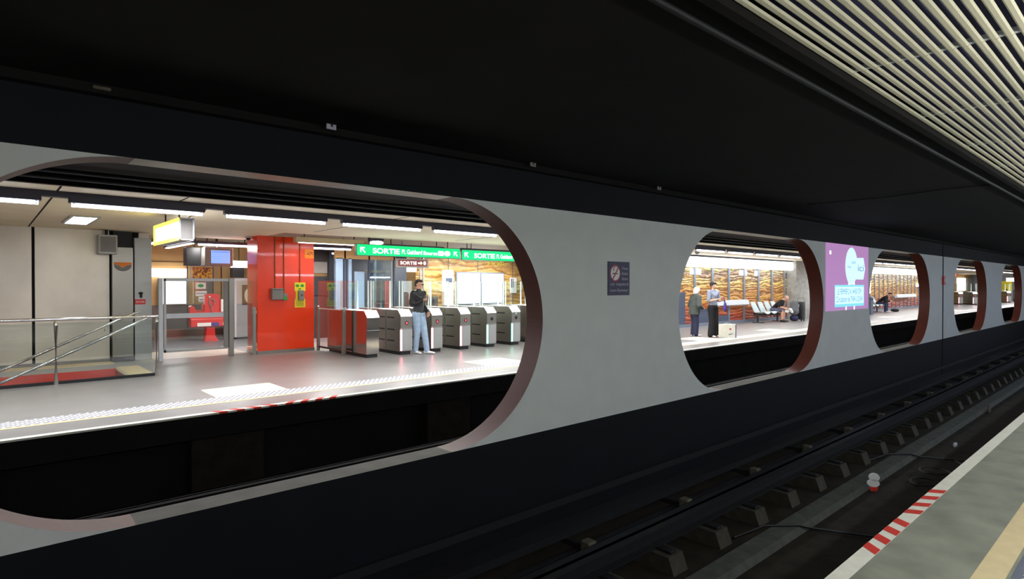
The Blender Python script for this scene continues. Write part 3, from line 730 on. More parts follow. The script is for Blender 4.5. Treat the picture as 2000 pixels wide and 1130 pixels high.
# ------------------------------------------------------------------ stair well and glass railing at left
mb = MB(); mb.box(WX0, WX1+0.02, WY1-0.03, WY1, -2.2, -0.001); mb.build('wall_stair_back', M['red_stair'], kind='structure')
mb = MB(); mb.box(WX0, WX1, WY0-0.04, WY0, -2.2, -0.301); mb.build('wall_stair_front', M['red_stair'], kind='structure')
mb = MB()
for k in range(14):
    xr = WX1 - 0.30*k
    mb.box(xr-0.30, xr, WY0, WY1, -0.165*(k+1)-0.25, -0.165*(k+1))
mb.build('floor', M['grey_wall'], kind='structure')
for k in range(8):
    xr = WX1 - 0.30*k
    MB().box(xr-0.01, xr+0.003, WY0, WY1, -0.165*k-0.03, -0.165*k+0.001).build('trim_15', M['cream_pale'], kind='structure')
MB().box(WX1+0.02, WX1+0.40, WY0+0.1, WY1+0.2, 0, 0.004).build('trim_16', M['cream'], kind='structure')
MB().box(XA, 2.05, 14.5, 15.1, 0, 0.003).build('trim_17', M['cream'], kind='structure')

t = thing('glass_railing', 'glass balustrade with round steel handrail around the stair well', 'railing', (0.0, 12.16, 0))
yy = 12.16
MB().box(-5, 2.30, yy-0.006, yy+0.006, 0.05, 1.0).build('glass_panel', M['glass'], t)
MB().box(-5, 2.33, yy-0.02, yy+0.02, 0.0, 0.05).build('base_channel', M['black'], t)
MB().tube([(-5, yy, 1.06), (2.36, yy, 1.06)], 0.026, 14).build('handrail', M['chrome'], t, smooth=True)
for x in (-1.0, 0.9, 2.33):
    mb = MB(); mb.tube([(x, yy-0.02, 0.0), (x, yy-0.02, 0.96), (x, yy-0.01, 1.0), (x, yy, 1.04)], [0.03,0.03,0.028,0.012], 12)
    mb.build('post', M['steel'], t, smooth=True)
for yy, xa, za, xb, zb, lab in [(12.36, 2.32, 1.02, -1.6, -0.79, 'sloping round steel handrail on the near side of the stairs'),
                                (13.66, 2.35, 1.08, -1.6, -0.75, 'sloping round steel handrail on the far side of the stairs')]:
    t = thing('handrail', lab, 'handrail', (xa, yy, 0), 'sloping handrails of the stairs')
    mb = MB(); mb.tube([(xa-0.1, yy, za+0.0), (xa-0.25, yy, za-0.08), (xb, yy, zb)] if yy < 13 else [(xa, yy, za), (xa-0.06, yy, za+0.0), (xa-0.2, yy, za-0.06), (xb, yy, zb)], 0.024, 12)
    mb.build('bar', M['chrome'], t, smooth=True)
    mb = MB()
    for q in (0.15, 0.6):
        px_, pz_ = xa+(xb-xa)*q, za+(zb-za)*q
        side = WY1 if yy > 13 else 12.17
        mb.tube([(px_, yy, pz_-0.02), (px_, yy, pz_-0.07), (px_, side, pz_-0.07)], 0.008, 8)
    mb.build('bracket', M['steel'], t, smooth=True)

# ------------------------------------------------------------------ left metal wall, steel pillar, door jamb
mb = MB(); mb.box(XA, 0.745, 15.1, 15.2, 0, CZ); mb.box(0.795, 2.03, 15.1, 15.2, 0, CZ)
mb.build('wall_back', M['beige_metal'], kind='structure')
MB().box(XA, 2.06, 15.14, 15.25, 0, CZ).build('trim_18', M['navy'], kind='structure')
MB().box(XA, 2.03, 15.085, 15.1, 0, 0.06).build('baseboard_back', M['steel_dark'], kind='structure')
t = thing('steel_pillar', 'polished steel column with a painted orange oval reflection, left of the glass fence', 'pillar', (2.25, 15.0, 0))
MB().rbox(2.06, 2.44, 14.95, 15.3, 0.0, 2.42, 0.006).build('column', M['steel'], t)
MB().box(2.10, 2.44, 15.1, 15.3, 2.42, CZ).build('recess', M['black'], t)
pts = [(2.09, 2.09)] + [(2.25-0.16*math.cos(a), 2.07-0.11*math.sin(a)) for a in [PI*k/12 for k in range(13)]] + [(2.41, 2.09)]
MB().prism([(2.09,2.10),(2.41,2.10),(2.41,2.055),(2.33,2.04),(2.25,1.99),(2.17,2.04),(2.09,2.055)], 'y', 14.945, 14.95).build('orange_reflection', M['orange'], t)  # orange reflection in the steel, painted on as a flat shape
MB().prism([(2.09,2.05),(2.17,2.035),(2.25,1.985),(2.33,2.035),(2.41,2.05)] + [(2.25+0.16*math.cos(a), 2.04-0.13*math.sin(a)) for a in [PI*k/10 for k in range(1,10)]], 'y', 14.946, 14.95).build('oval_reflection', M['steel_dark'], t)  # dark oval of the same reflection, also painted on
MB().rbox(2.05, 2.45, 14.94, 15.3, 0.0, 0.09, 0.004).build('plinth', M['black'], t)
t = thing('loudspeaker_box', 'grey box mounted high on the metal wall beside the steel column', 'box', (1.95, 14.8, 2.25))
MB().rbox(1.80, 2.13, 14.75, 15.09, 2.26, 2.66, 0.015).build('casing', M['grey_metal'], t)
MB().box(1.83, 2.10, 14.74, 14.75, 2.30, 2.62).build('grille', M['grey_plastic'], t)
MB().tube([(1.96, 14.92, 2.66), (1.96, 14.92, CZ)], 0.03).build('bracket', M['black'], t)
t = thing('wall_panel', 'pale grey metal jamb panel right of the steel column', 'panel', (2.62, 15.0, 0))
MB().rbox(2.46, 2.78, 14.93, 15.3, 0.0, 2.63, 0.006).build('jamb', M['grey_metal'], t)
MB().box(2.46, 2.78, 14.925, 14.932, 2.40, 2.415).build('seam', M['light_plastic'], t)
t = thing('intercom', 'small black intercom on the pale jamb panel', 'intercom', (2.57, 14.93, 1.4))
MB().sphere((2.57, 14.91, 1.44), (0.045, 0.03, 0.03)).rbox(2.55, 2.60, 14.90, 14.93, 1.34, 1.44, 0.01).build('handset', M['black'], t, smooth=True)
t = thing('notice', 'small red notice under the black intercom', 'notice', (2.57, 14.93, 1.25))
MB().box(2.46, 2.66, 14.924, 14.93, 1.20, 1.31).build('card', M['red_plastic'], t)
text('lettering', 'SECOURS', M['white_paper'], t, 2.48, 2.64, 1.235, 1.275, 14.922)

# hall side wall and back wall
MB().box(2.60, 2.80, 15.3, 20.2, 0, 2.93).build('wall_hall_left', M['beige_metal'], kind='structure')
mb = MB(); mb.box(2.6, 8.0, 20.0, 20.1, 0, 2.93)
mb.build('wall_hall_back', M['tan_wall'], kind='structure')
MB().box(2.8, 8.0, 19.985, 20.0, 0.0, 1.02).build('trim_19', M['grey_wall'], kind='structure')
MB().box(2.8, 8.0, 19.97, 20.0, 0.0, 0.3).build('baseboard_hall', M['steel'], kind='structure')
MB().box(2.8, 8.0, 19.98, 20.0, 2.30, 2.315).build('trim_20', M['navy'], kind='structure')
for x in (4.66, 5.38, 5.62):
    MB().box(x-0.01, x+0.01, 19.98, 20.0, 0.3, 2.30).build('trim_21', M['navy'], kind='structure')
t = thing('lightbox', 'large glowing white lightbox poster behind the glass fence', 'lightbox', (4.2, 19.9, 1.0))
MB().rbox(3.86, 4.64, 19.86, 19.98, 1.02, 1.83, 0.01).build('frame', M['grey_metal'], t)
MB().box(3.91, 4.59, 19.85, 19.86, 1.06, 1.79).build('poster', M['lit_white'], t)
t = thing('lightbox', 'glowing white header strip above the poster lightbox', 'lightbox', (4.1, 19.8, 1.8))
MB().rbox(3.60, 4.60, 19.78, 19.95, 1.85, 2.10, 0.01).build('box', M['lit_white'], t)
t = thing('picture', 'yellow and red abstract print on the back wall under the monitor', 'picture', (5.05, 19.9, 1.8))
MB().rbox(4.76, 5.36, 19.93, 19.98, 1.76, 2.22, 0.01).build('frame', M['grey_metal'], t)
MB().box(4.79, 5.33, 19.92, 19.93, 1.79, 2.18).build('print', M['art'], t)
t = thing('notice_board', 'grey notice board under the yellow and red print', 'board', (5.2, 19.9, 1.5))
MB().rbox(4.98, 5.36, 19.93, 19.98, 1.34, 1.74, 0.008).build('board', M['grey_plastic'], t)
for z0, z1, x0, x1, mm in [(1.50, 1.69, 4.72, 5.00, 'green'), (1.29, 1.44, 4.72, 5.02, 'w'), (1.10, 1.27, 4.80, 4.95, 'w')]:
    o = thing('notice', {1.50: 'pale green notice on glass beside the ticket machine', 1.29: 'white notice under the pale green one', 1.10: 'lowest white notice above the red machine'}[z0], 'notice', (x0, 19.3, z0))
    MB().box(x0, x1, 19.3, 19.31, z0, z1).build('sheet', M['white_paper'], o)
    if mm == 'green': MB().sphere(((x0+x1)/2, 19.298, (z0+z1)/2), (0.08, 0.004, 0.05)).build('green_mark', M['green_plastic'], o)
    else: MB().box(x0+0.02, x1-0.02, 19.298, 19.3, (z0+z1)/2-0.01, (z0+z1)/2+0.01).build('blue_line', M['slate'], o)
MB().box(4.66, 5.10, 19.31, 19.33, 0.0, 1.74).build('glass_divider', M['glass'])
tag(bpy.data.objects['glass_divider'], 'upright glass divider carrying the white notices', 'panel')
# monitor
t = thing('hanging_monitor', 'grey monitor with a blue screen hanging in front of the hall', 'monitor', (4.45, 16.0, 2.3))
MB().rbox(4.12, 4.78, 15.98, 16.35, 2.09, 2.56, 0.02).build('casing', M['grey_plastic'], t)
scr = MB().box(4.26, 4.70, 15.972, 15.981, 2.16, 2.48).build('screen', M['screen'], t)
mb = MB()
for k in range(6): mb.box(4.28, 4.68, 15.969, 15.9715, 2.19+0.045*k, 2.195+0.045*k)
mb.box(4.28, 4.68, 15.969, 15.9715, 2.435, 2.455)
mb.build('text_rows', M['screen_line'], scr)
MB().tube([(4.45, 16.2, 2.56), (4.45, 16.2, 2.93)], 0.03).build('hanger', M['black'], t)
t = thing('cabinet', 'black box hanging beside the blue monitor', 'box', (3.95, 16.5, 2.3))
MB().rbox(3.78, 4.11, 16.3, 16.6, 2.10, 2.56, 0.01).build('casing', M['black'], t)
MB().tube([(4.0, 16.45, 2.5), (4.0, 16.45, 2.93)], 0.02).build('hanger', M['black'], t)
t = thing('camera_dome', 'small dome camera under the ceiling left of the red pillar', 'camera', (4.75, 15.3, CZ))
MB().disc((4.72, CZ-0.02), 0.07, 0.02, 14.6, 14.7).build('base', M['light_plastic'], t)
MB().sphere((4.72, 14.65, CZ-0.05), 0.05).build('dome', M['black'], t, smooth=True)

# ------------------------------------------------------------------ glass fence with gate post
t = thing('glass_fence', 'framed glass fence between the jamb panel and the wide steel post', 'fence', (3.5, 14.4, 0))
fy = 14.4
MB().box(2.95, 4.16, fy-0.006, fy+0.006, 0.22, 1.72).build('glass_panel', M['glass'], t)
mb = MB(); mb.rbox(2.90, 4.22, fy-0.025, fy+0.025, 1.70, 1.765, 0.005).rbox(2.90, 4.18, fy-0.025, fy+0.025, 0.17, 0.225, 0.005).rbox(2.90, 2.945, fy-0.025, fy+0.025, 0.17, 1.75, 0.005)
mb.build('frame', M['grey_metal'], t)
MB().box(2.95, 4.10, fy-0.012, fy+0.012, 0.90, 1.0).build('mid_rail', M['light_plastic'], t)
MB().rbox(4.10, 4.19, fy-0.03, fy+0.03, 0.2, 1.70, 0.005).build('lock_stile', M['grey_plastic'], t)
MB().rbox(4.20, 4.30, fy-0.06, fy+0.06, 0, 1.76, 0.006).build('post', M['steel'], t, label='wide steel post')
MB().rbox(2.80, 2.88, fy-0.05, fy+0.05, 0, 1.76, 0.006).build('post', M['light_plastic'], t, label='narrow pale post')
MB().box(2.80, 4.75, 14.65, 16.2, 0.0, 0.004).build('floor', M['pale_patch'], kind='structure')  # thin pale patch laid over the floor behind the glass fence
MB().box(2.82, 4.75, 16.15, 16.28, 0.0, 0.012).build('trim_22', M['cream_pale'], kind='structure')

# ------------------------------------------------------------------ red machine
t = thing('ticket_machine', 'red ticket machine on a flared red foot behind the glass fence', 'machine', (4.9, 18.75, 0))
yk = 18.7
MB().prism([(4.78,0.0),(5.16,0.0),(5.06,0.14),(5.03,0.5),(4.84,0.5),(4.81,0.14)], 'y', yk-0.12, yk+0.16).build('foot', M['red_plastic'], t)
mb = MB(); mb.rbox(4.39, 5.42, yk-0.22, yk+0.12, 0.42, 0.66, 0.03)
mb.build('shelf', M['red_plastic'], t)
mb = MB(); mb.prism([(4.80,0.66),(4.80,1.30),(4.86,1.36),(5.14,1.36),(5.20,1.30),(5.20,0.66)], 'y', yk-0.06, yk+0.10); mb.build('head', M['red_plastic'], t)
mb = MB(); mb.prism([(4.39,0.60),(4.39,1.0),(4.44,1.03),(4.50,1.0),(4.54,0.86),(4.80,0.86),(4.80,0.60)], 'y', yk-0.16, yk+0.08); mb.build('left_wing', M['red_plastic'], t)
mb = MB(); mb.prism([(5.20,0.60),(5.20,1.22),(5.26,1.16),(5.34,1.0),(5.42,0.9),(5.42,0.60)], 'y', yk-0.10, yk+0.08); mb.build('right_wing', M['red_plastic'], t)
mb = MB(); mb.tube([(4.98+0.07*math.cos(a), yk-0.09, 1.12+0.09*math.sin(a)) for a in [PI*(-0.3)+PI*1.5*k/14 for k in range(15)]] + [(4.98, yk-0.1, 0.96), (4.96, yk-0.1, 0.82), (4.97, yk-0.1, 0.7)], 0.016)
mb.build('cord', M['grey_plastic'], t, smooth=True)
MB().sphere((4.92, yk-0.08, 1.27), 0.03).build('lamp', M['white_paper'], t, smooth=True)
MB().box(5.22, 5.42, yk-0.12, yk-0.11, 0.84, 1.2).build('leaflet', M['white_paper'], t, label='white leaflet')
MB().box(4.56, 4.92, yk-0.225, yk-0.218, 0.44, 0.54).build('label_strip', M['white_paper'], t)
MB().box(4.93, 5.13, yk-0.226, yk-0.218, 0.44, 0.54).sphere((5.03, yk-0.226, 0.49), (0.03,0.003,0.03)).build('blue_sticker', M['purple'], t)
MB().box(5.24, 5.38, yk-0.226, yk-0.218, 0.45, 0.53).build('price_sticker', M['white_paper'], t)
MB().box(4.44, 4.76, yk-0.165, yk-0.16, 0.88, 0.9).box(4.74, 4.76, yk-0.165, yk-0.16, 0.88, 1.06).box(4.70, 4.80, yk-0.165, yk-0.1, 0.8, 1.06).build('screen_edge', M['red_plastic'], t)

# ------------------------------------------------------------------ grey cabinet left of the red pillar
t = thing('photo_booth', 'pale grey cabinet with dark framed picture, left of the red pillar', 'cabinet', (5.9, 18.7, 0))
MB().rbox(5.62, 6.5, 18.7, 19.5, 0.05, 1.82, 0.02).build('body', M['light_plastic'], t)
MB().box(5.64, 6.48, 18.72, 19.5, 0.0, 0.05).build('plinth', M['black'], t)
MB().box(5.84, 6.22, 18.685, 18.70, 1.02, 1.62).build('picture_frame', M['black'], t)
pic = MB().disc((6.07, 1.30), 0.17, 0.24, 18.68, 18.686).build('picture', M['white_paper'], t)
MB().disc((6.06, 1.27), 0.05, 0.05, 18.675, 18.68).build('picture_detail', M['slate'], pic)
t = thing('lightbox', 'small white lit strip above the pale grey cabinet', 'lightbox', (6.1, 18.7, 2.1))
MB().rbox(5.60, 6.4, 18.72, 19.0, 2.14, 2.34, 0.01).build('box', M['lit_white'], t)
MB().tube([(5.8, 18.85, 2.3), (5.8, 18.85, 2.93)], 0.012).tube([(6.2, 18.85, 2.3), (6.2, 18.85, 2.93)], 0.012).build('hanger', M['black'], t)
t = thing('sign_letter', 'white lit letter A beside the red pillar', 'sign', (6.1, 18.7, 1.96))
MB().box(5.98, 6.4, 18.80, 18.84, 1.9, 2.13).build('panel', M['bronze'], t)
text('lettering', 'A', M['lit_letter'], t, 6.06, 6.20, 1.94, 2.08, 18.798, bold=0.03)
MB().box(5.62, 5.95, 18.85, 19.1, 1.84, 2.14).build('junction_box', M['black']); tag(bpy.data.objects['junction_box'], 'black box between the grey cabinet and the lit strip', 'box')

# ------------------------------------------------------------------ red pillar with boxes
t = thing('red_pillar', 'large glossy red square pillar left of the ticket gates', 'pillar', (5.5, 14.65, 0))
MB().rbox(4.80, 6.16, 14.27, 14.98, 0.07, CZ, 0.006).build('column', M['red'], t)
MB().rbox(4.79, 6.17, 14.26, 14.99, 0.0, 0.07, 0.004).build('skirting', M['steel'], t)
g = 'conduits on the red pillar'
for x, zb, lab in [(5.20, 1.54, 'thin conduit down the red pillar to the grey box, leftmost'), (5.41, 1.42, 'thin conduit down the red pillar to the green box'), (5.80, 1.68, 'thin conduit down the red pillar to the yellow notice')]:
    o = MB().tube([(x, 14.25, zb), (x, 14.25, CZ)], 0.010).build('conduit', M['bronze'], smooth=True); tag(o, lab, 'conduit', g)
t = thing('switch_box', 'grey switch box on the red pillar', 'box', (5.22, 14.2, 1.3))
MB().rbox(5.09, 5.36, 14.14, 14.268, 1.27, 1.54, 0.012).build('casing', M['grey_plastic'], t)
MB().box(5.09, 5.36, 14.136, 14.14, 1.50, 1.51).build('lid_seam', M['black'], t)
t = thing('switch_box', 'small grey and green box right of the grey switch box', 'box', (5.42, 14.2, 1.3))
MB().rbox(5.375, 5.465, 14.18, 14.268, 1.25, 1.42, 0.008).build('casing', M['grey_plastic'], t)
MB().box(5.38, 5.46, 14.174, 14.18, 1.26, 1.34).build('green_front', M['green_plastic'], t)
t = thing('notice', 'tall yellow notice with green marks on the red pillar', 'notice', (5.8, 14.25, 1.3))
MB().prism([(5.675,1.07),(5.935,1.07),(5.935,1.26),(5.91,1.30),(5.91,1.45),(5.94,1.49),(5.94,1.68),(5.67,1.68),(5.67,1.49),(5.70,1.45),(5.70,1.30),(5.675,1.26)], 'y', 14.262, 14.269).build('sheet', M['yellow'], t)
mb = MB(); mb.disc((5.74,1.60),0.045,0.035,14.258,14.262); mb.disc((5.86,1.60),0.045,0.035,14.258,14.262); mb.disc((5.80,1.52),0.03,0.02,14.258,14.262)
mb.build('green_marks', M['green_plastic'], t)
for k in range(3): MB().box(5.70, 5.90, 14.259, 14.262, 1.12+0.04*k, 1.13+0.04*k).build('printed_line', M['bronze'], t)
t = thing('call_point', 'grey call point box over the yellow notice', 'box', (5.82, 14.22, 1.35))
MB().rbox(5.75, 5.885, 14.19, 14.262, 1.24, 1.49, 0.012).build('casing', M['grey_plastic'], t)
MB().disc((5.82, 1.37), 0.03, 0.03, 14.184, 14.19).build('button', M['steel_dark'], t)
t = thing('notice', 'orange notice with an arrow high on the red pillar', 'notice', (6.05, 14.25, 2.4))
MB().box(5.92, 6.155, 14.26, 14.268, 2.27, 2.50).build('sheet', M['orange'], t)
mb = MB(); mb.tube([(6.13, 14.256, 2.42), (5.97, 14.256, 2.38), (6.03, 14.256, 2.43)], 0.006).tube([(5.97, 14.256, 2.38), (6.07, 14.256, 2.36)], 0.006).tube([(6.06, 14.256, 2.44), (6.13, 14.256, 2.36)], 0.006)
mb.build('arrow', M['reveal_brown'], t)

# glass screen between the red pillar and the gates, and the one left of the pillar
t = thing('glass_screen', 'glass screen with steel posts from the red pillar to the first gate', 'screen', (6.22, 13.4, 0))
MB().box(6.215, 6.225, 12.80, 14.15, 0.12, 1.72).build('glass_panel', M['glass'], t)
MB().box(6.21, 6.23, 12.78, 14.15, 1.03, 1.05).build('mid_edge', M['glass_edge'], t)
MB().box(6.20, 6.24, 12.80, 14.15, 0.08, 0.12).build('bottom_rail', M['steel_dark'], t)
MB().rbox(6.19, 6.25, 14.12, 14.20, 0, 1.1, 0.006).build('post', M['steel'], t)
MB().rbox(6.17, 6.25, 12.72, 12.80, 0, 1.06, 0.006).build('post', M['steel'], t)
t = thing('glass_screen', 'narrow glass screen with a steel post left of the red pillar', 'screen', (4.72, 14.6, 0))
MB().box(4.705, 4.715, 14.35, 15.5, 0.15, 1.72).build('glass_panel', M['glass'], t)
MB().rbox(4.68, 4.75, 14.22, 14.30, 0, 1.1, 0.006).build('post', M['steel'], t)
MB().box(4.70, 4.785, 14.30, 14.36, 0.95, 1.02).box(4.70, 4.785, 14.30, 14.36, 0.20, 0.26).build('hinge', M['white_paper'], t)

# ------------------------------------------------------------------ ticket gates
def make_gate(signal, strip, first=False):
    t = thing('ticket_gate', 'gate', 'ticket gate')
    W, D, H = 0.31, 2.0, 1.04
    s = 0.07
    # body: side profile extruded across the width, its front top edge sloped
    body = MB(); body.prism([(0.02,0.08),(D,0.08),(D,H),(0.13,H),(0.0,H-0.13),(0.0,0.62),(0.02,0.60)], 'x', 0, W)
    body.build('body', M['steel_gloss'] if first else M['steel'], t)
    MB().rbox(0.02, W-0.02, 0.05, D-0.05, 0.0, 0.08, 0.004).build('plinth', M['black'], t)
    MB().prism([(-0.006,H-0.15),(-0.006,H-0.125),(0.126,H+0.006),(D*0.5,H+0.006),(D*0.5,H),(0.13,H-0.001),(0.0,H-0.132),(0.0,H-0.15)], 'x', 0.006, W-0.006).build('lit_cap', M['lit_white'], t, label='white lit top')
    MB().box(0.0, W, -0.003, 0.0, 0.605, 0.612).build('seam', M['light_plastic'], t)
    if not first:
        disp = MB().disc((0.16, 0.735), 0.046, 0.046, -0.006, 0.001).build('display', M['black'], t)
        mb = MB()
        if signal == 'cross':
            a = 0.024
            mb.prism([(0.16-a,0.735-a+.008),(0.16-a+.008,0.735-a),(0.16+a,0.735+a-.008),(0.16+a-.008,0.735+a)], 'y', -0.009, -0.006)
            mb.prism([(0.16+a,0.735-a+.008),(0.16+a-.008,0.735-a),(0.16-a,0.735+a-.008),(0.16-a+.008,0.735+a)], 'y', -0.0095, -0.006)
            mb.build('cross', M['lit_red'], disp)
        elif signal == 'dot':
            MB().disc((0.16, 0.85), 0.010, 0.014, -0.004, 0.0).build('green_light', M['lit_teal'], t)
        MB().rbox(0.0, 0.04, -0.004, 0.03, 0.10, 0.585, 0.004).build('light_strip', M[strip], t)
        MB().box(0.04, W, -0.001, 0.02, 0.10, 0.59).build('lower_panel', M['grey_metal'], t)
    mb = MB()
    for z in (0.30, 0.56, 0.84):
        mb.box(-0.003, 0.002, 0.28, 0.62, z, z+0.03); mb.box(-0.003, 0.002, 0.72, 1.12, z, z+0.03); mb.box(-0.003, 0.002, 1.3, 1.75, z, z+0.03)
    if not first: mb.build('side_slot', M['black'], t)
    MB().box(-0.002, 0.001, 0.665, 0.675, 0.1, H-0.01).build('panel_seam', M['black'], t)
    # glass screen above, with bright vertical edges
    gs = MB().box(0.15, 0.16, 0.75, 1.55, H, 1.72).build('glass_screen', M['glass'], t)
    mb = MB(); mb.box(0.14, 0.17, 0.73, 0.755, H, 1.72); mb.build('glass_edge', M['glass_edge'], gs)
    mb = MB(); mb.box(0.14, 0.17, 1.545, 1.57, H, 1.72); mb.build('glass_edge', M['glass_edge'], gs)
    if first != 'nolane':
        fl1 = MB().box(0.17, 0.555, 0.955, 0.963, 0.35, 1.72).build('glass_flap', M['glass'], t)
        fl2 = MB().box(0.615, 1.0, 0.955, 0.963, 0.35, 1.72).build('glass_flap', M['glass'], t)
        MB().box(0.535, 0.557, 0.945, 0.972, 0.35, 1.72).build('flap_edge', M['glass_edge'], fl1)
        MB().box(0.613, 0.635, 0.945, 0.972, 0.35, 1.72).build('flap_edge', M['glass_edge'], fl2)
    return t
gx = [6.34 + 0.857*k for k in range(6)]
gl = ['steel end gate with no signal, beside the red pillar screen', 'steel ticket gate with red cross, directly left of the standing man', 'steel ticket gate with red cross, directly right of the standing man',
      'steel ticket gate with red cross, second right of the man', 'steel ticket gate with green strip, left of the last one', 'steel ticket gate with green strip, cut by the round wall end']
G = 'row of ticket gates'
a = make_gate(None, None, True); place(a, (gx[0], 11.9, 0), 0, gl[0], G)
r = make_gate('cross', 'lit_pink')
for k in (1, 2, 3):
    o = r if k == 1 else copy_tree(r); place(o, (gx[k], 11.9, 0), 0, gl[k], G)
gn = make_gate('none', 'lit_teal'); place(gn, (gx[4], 11.9, 0), 0, gl[4], G)
gn = make_gate('dot', 'lit_teal'); place(gn, (gx[5], 11.9, 0), 0, gl[5], G)
o = copy_tree(a); place(o, (gx[5]+0.857, 11.9, 0), 0, 'steel gate hidden past the round wall end', G)
# distant gates seen through the fourth opening
for x, y_, lab in [(60, 11.0, 'distant ticket gate with red light, right one in the fourth opening'), (60, 11.95, 'distant ticket gate with red light, left one in the fourth opening'),
                   (69.5, 10.25, 'distant ticket gate with red light seen through the fifth opening')]:
    o = copy_tree(r); place(o, (x, y_, 0), math.radians(-58), lab, G + ' far along the platform')

# ------------------------------------------------------------------ lift, door, mural and posters at the back of the hall
t = thing('glass_lift', 'glass lift shaft with pale blue steel posts behind the gates', 'lift', (9.1, 17.4, 0))
for x0, x1 in ((8.02, 8.26), (8.44, 8.55)):
    MB().rbox(x0, x1, 17.0, 17.12, 0, 2.45, 0.006).build('post', M['blue_steel'], t)
for x0 in (8.30, 9.12, 10.02):
    MB().box(x0, x0+0.05, 17.0, 17.06, 0, 2.9).build('mullion', M['slate'], t)
MB().box(8.0, 10.1, 17.0, 17.08, 2.42, 2.925).build('header', M['tan_wall'], t)
MB().rbox(8.65, 8.99, 17.02, 17.07, 0.1, 2.04, 0.01).build('lift_door', M['blue_steel'], t, label='pale blue lift door')
MB().box(9.17, 10.02, 17.02, 17.03, 0.05, 2.42).build('glass_wall', M['glass'], t)
MB().box(8.0, 11.5, 18.6, 18.7, 0, 2.92).build('rear_wall', M['lift_dark'], t)
MB().box(9.2, 10.0, 17.3, 17.36, 2.02, 2.08).box(9.2, 10.0, 17.3, 17.36, 1.0, 1.03).build('crossbar', M['steel'], t)
MB().tube([(9.55, 17.4, 0.0), (9.55, 17.4, 2.9)], 0.05).build('piston', M['blue_steel'], t, smooth=True)
mb = MB(); mb.box(9.4, 9.95, 17.5, 17.52, 1.9, 2.35); mb.build('ad_sheet', M['mullion'], t)
MB().tube([(9.95, 17.0, 0), (9.95, 17.0, 2.4)], 0.03).build('riser_tube', M['grey_metal'], t, smooth=True)
mb = MB(); mb.rbox(9.0, 9.35, 17.15, 17.3, 2.0, 2.1)
mb.build('lamp', M['grey_plastic'], t)
MB().box(6.45, 8.0, 17.4, 17.5, 0, 2.93).build('wall_lift', M['dark_wall'], kind='structure')
t = thing('poster', 'dim grey poster board between the red pillar and the lift', 'poster', (7.5, 17.35, 2.0))
MB().box(7.35, 7.92, 17.37, 17.40, 1.98, 2.32).build('board', M['grey_plastic'], t)
MB().box(7.35, 7.92, 17.36, 17.40, 1.30, 1.88).build('dark_panel', M['black'], t)
MB().box(7.35, 7.92, 17.37, 17.40, 1.88, 1.97).build('amber_strip', M['bronze'], t)

MB().box(8.0, 12.5, 20.0, 20.1, 0, 2.93).build('wall_hall_back', M['cream'], kind='structure')
t = thing('lift_door', 'bronze door with a lit white header behind the standing man', 'door', (12.2, 19.9, 0))
MB().rbox(11.80, 12.72, 19.9, 20.0, 0, 2.12, 0.01).build('frame', M['bronze'], t)
MB().box(11.86, 12.26, 19.88, 19.9, 0, 2.06).build('door_leaf', M['bronze'], t)
MB().box(12.28, 12.66, 19.88, 19.9, 0, 2.06).build('door_leaf', M['bronze'], t)
MB().box(12.20, 12.32, 19.875, 19.88, 0.4, 1.85).build('glass_slot', M['black'], t)
MB().box(11.78, 12.72, 19.85, 19.98, 2.13, 2.32).build('lit_header', M['lit_white'], t)
for x in (12.86, 13.0):
    MB().tube([(x, 19.8, 0), (x, 19.8, 2.9)], 0.04).build('wall_pipe', M['grey_metal'], smooth=True)
for o in [q for q in col.objects if q.name.startswith('wall_pipe')]: tag(o, 'pale vertical pipe right of the bronze door', 'pipe', 'pipes by the bronze door')
t = thing('validator_post', 'white information post with small screen in front of the mural', 'post', (14.0, 19.6, 0))
MB().rbox(13.84, 14.30, 19.55, 19.75, 0, 2.22, 0.02).build('body', M['white_paper'], t)
MB().box(13.90, 14.22, 19.54, 19.55, 1.72, 1.90).build('blue_label', M['slate'], t)
MB().box(13.92, 14.2, 19.54, 19.55, 1.08, 1.34).build('screen', M['light_plastic'], t)
t = thing('waste_bin', 'dark grey bin left of the white information post', 'bin', (13.4, 19.5, 0))
MB().rbox(13.05, 13.45, 19.4, 19.7, 0.02, 1.16, 0.03).build('body', M['steel_dark'], t)
MB().box(13.07, 13.43, 19.395, 19.4, 0.9, 1.05).build('slot', M['black'], t)
MB().box(12.5, 19.2, 20.0, 20.1, 0, 2.93).build('wall_hall_mural', M['hall_mural'], kind='structure')
for x in (14.35, 15.9, 17.9):
    MB().box(x-0.01, x+0.01, 19.985, 20.0, 0, 2.93).build('trim_23', M['slate'], kind='structure')
for x0, x1, lab in [(14.72, 15.93, 'glowing white poster lightbox on the mural, left one'), (16.01, 17.27, 'glowing white poster lightbox on the mural, right one')]:
    t = thing('lightbox', lab, 'lightbox', (x0, 19.9, 0.8), 'white poster lightboxes on the mural')
    MB().rbox(x0-0.04, x1+0.04, 19.88, 19.98, 0.78, 2.16, 0.01).build('frame', M['mullion'], t)
    MB().box(x0+0.02, x1-0.02, 19.87, 19.88, 0.84, 2.10).build('poster', M['lit_white'], t)
t = thing('wall_lettering', 'yellow raised characters on the mural above the posters', 'lettering', (16.9, 19.95, 2.5))
text('lettering', '3 X 2021', M['yellow'], t, 16.4, 17.5, 2.49, 2.62, 19.97)
t = thing('notice', 'white framed notice on the mural right of the posters', 'notice', (17.9, 19.9, 1.4))
MB().rbox(17.72, 18.1, 19.93, 19.98, 1.25, 1.95, 0.01).build('sheet', M['white_paper'], t)
MB().box(17.76, 17.82, 19.925, 19.93, 1.5, 1.9).box(17.86, 17.9, 19.925, 19.93, 1.5, 1.9).build('printed_block', M['slate'], t)
MB().box(19.2, 19.3, 12.6, 20.1, 0, 3.1).build('wall_hall_right', M['slate'], kind='structure')

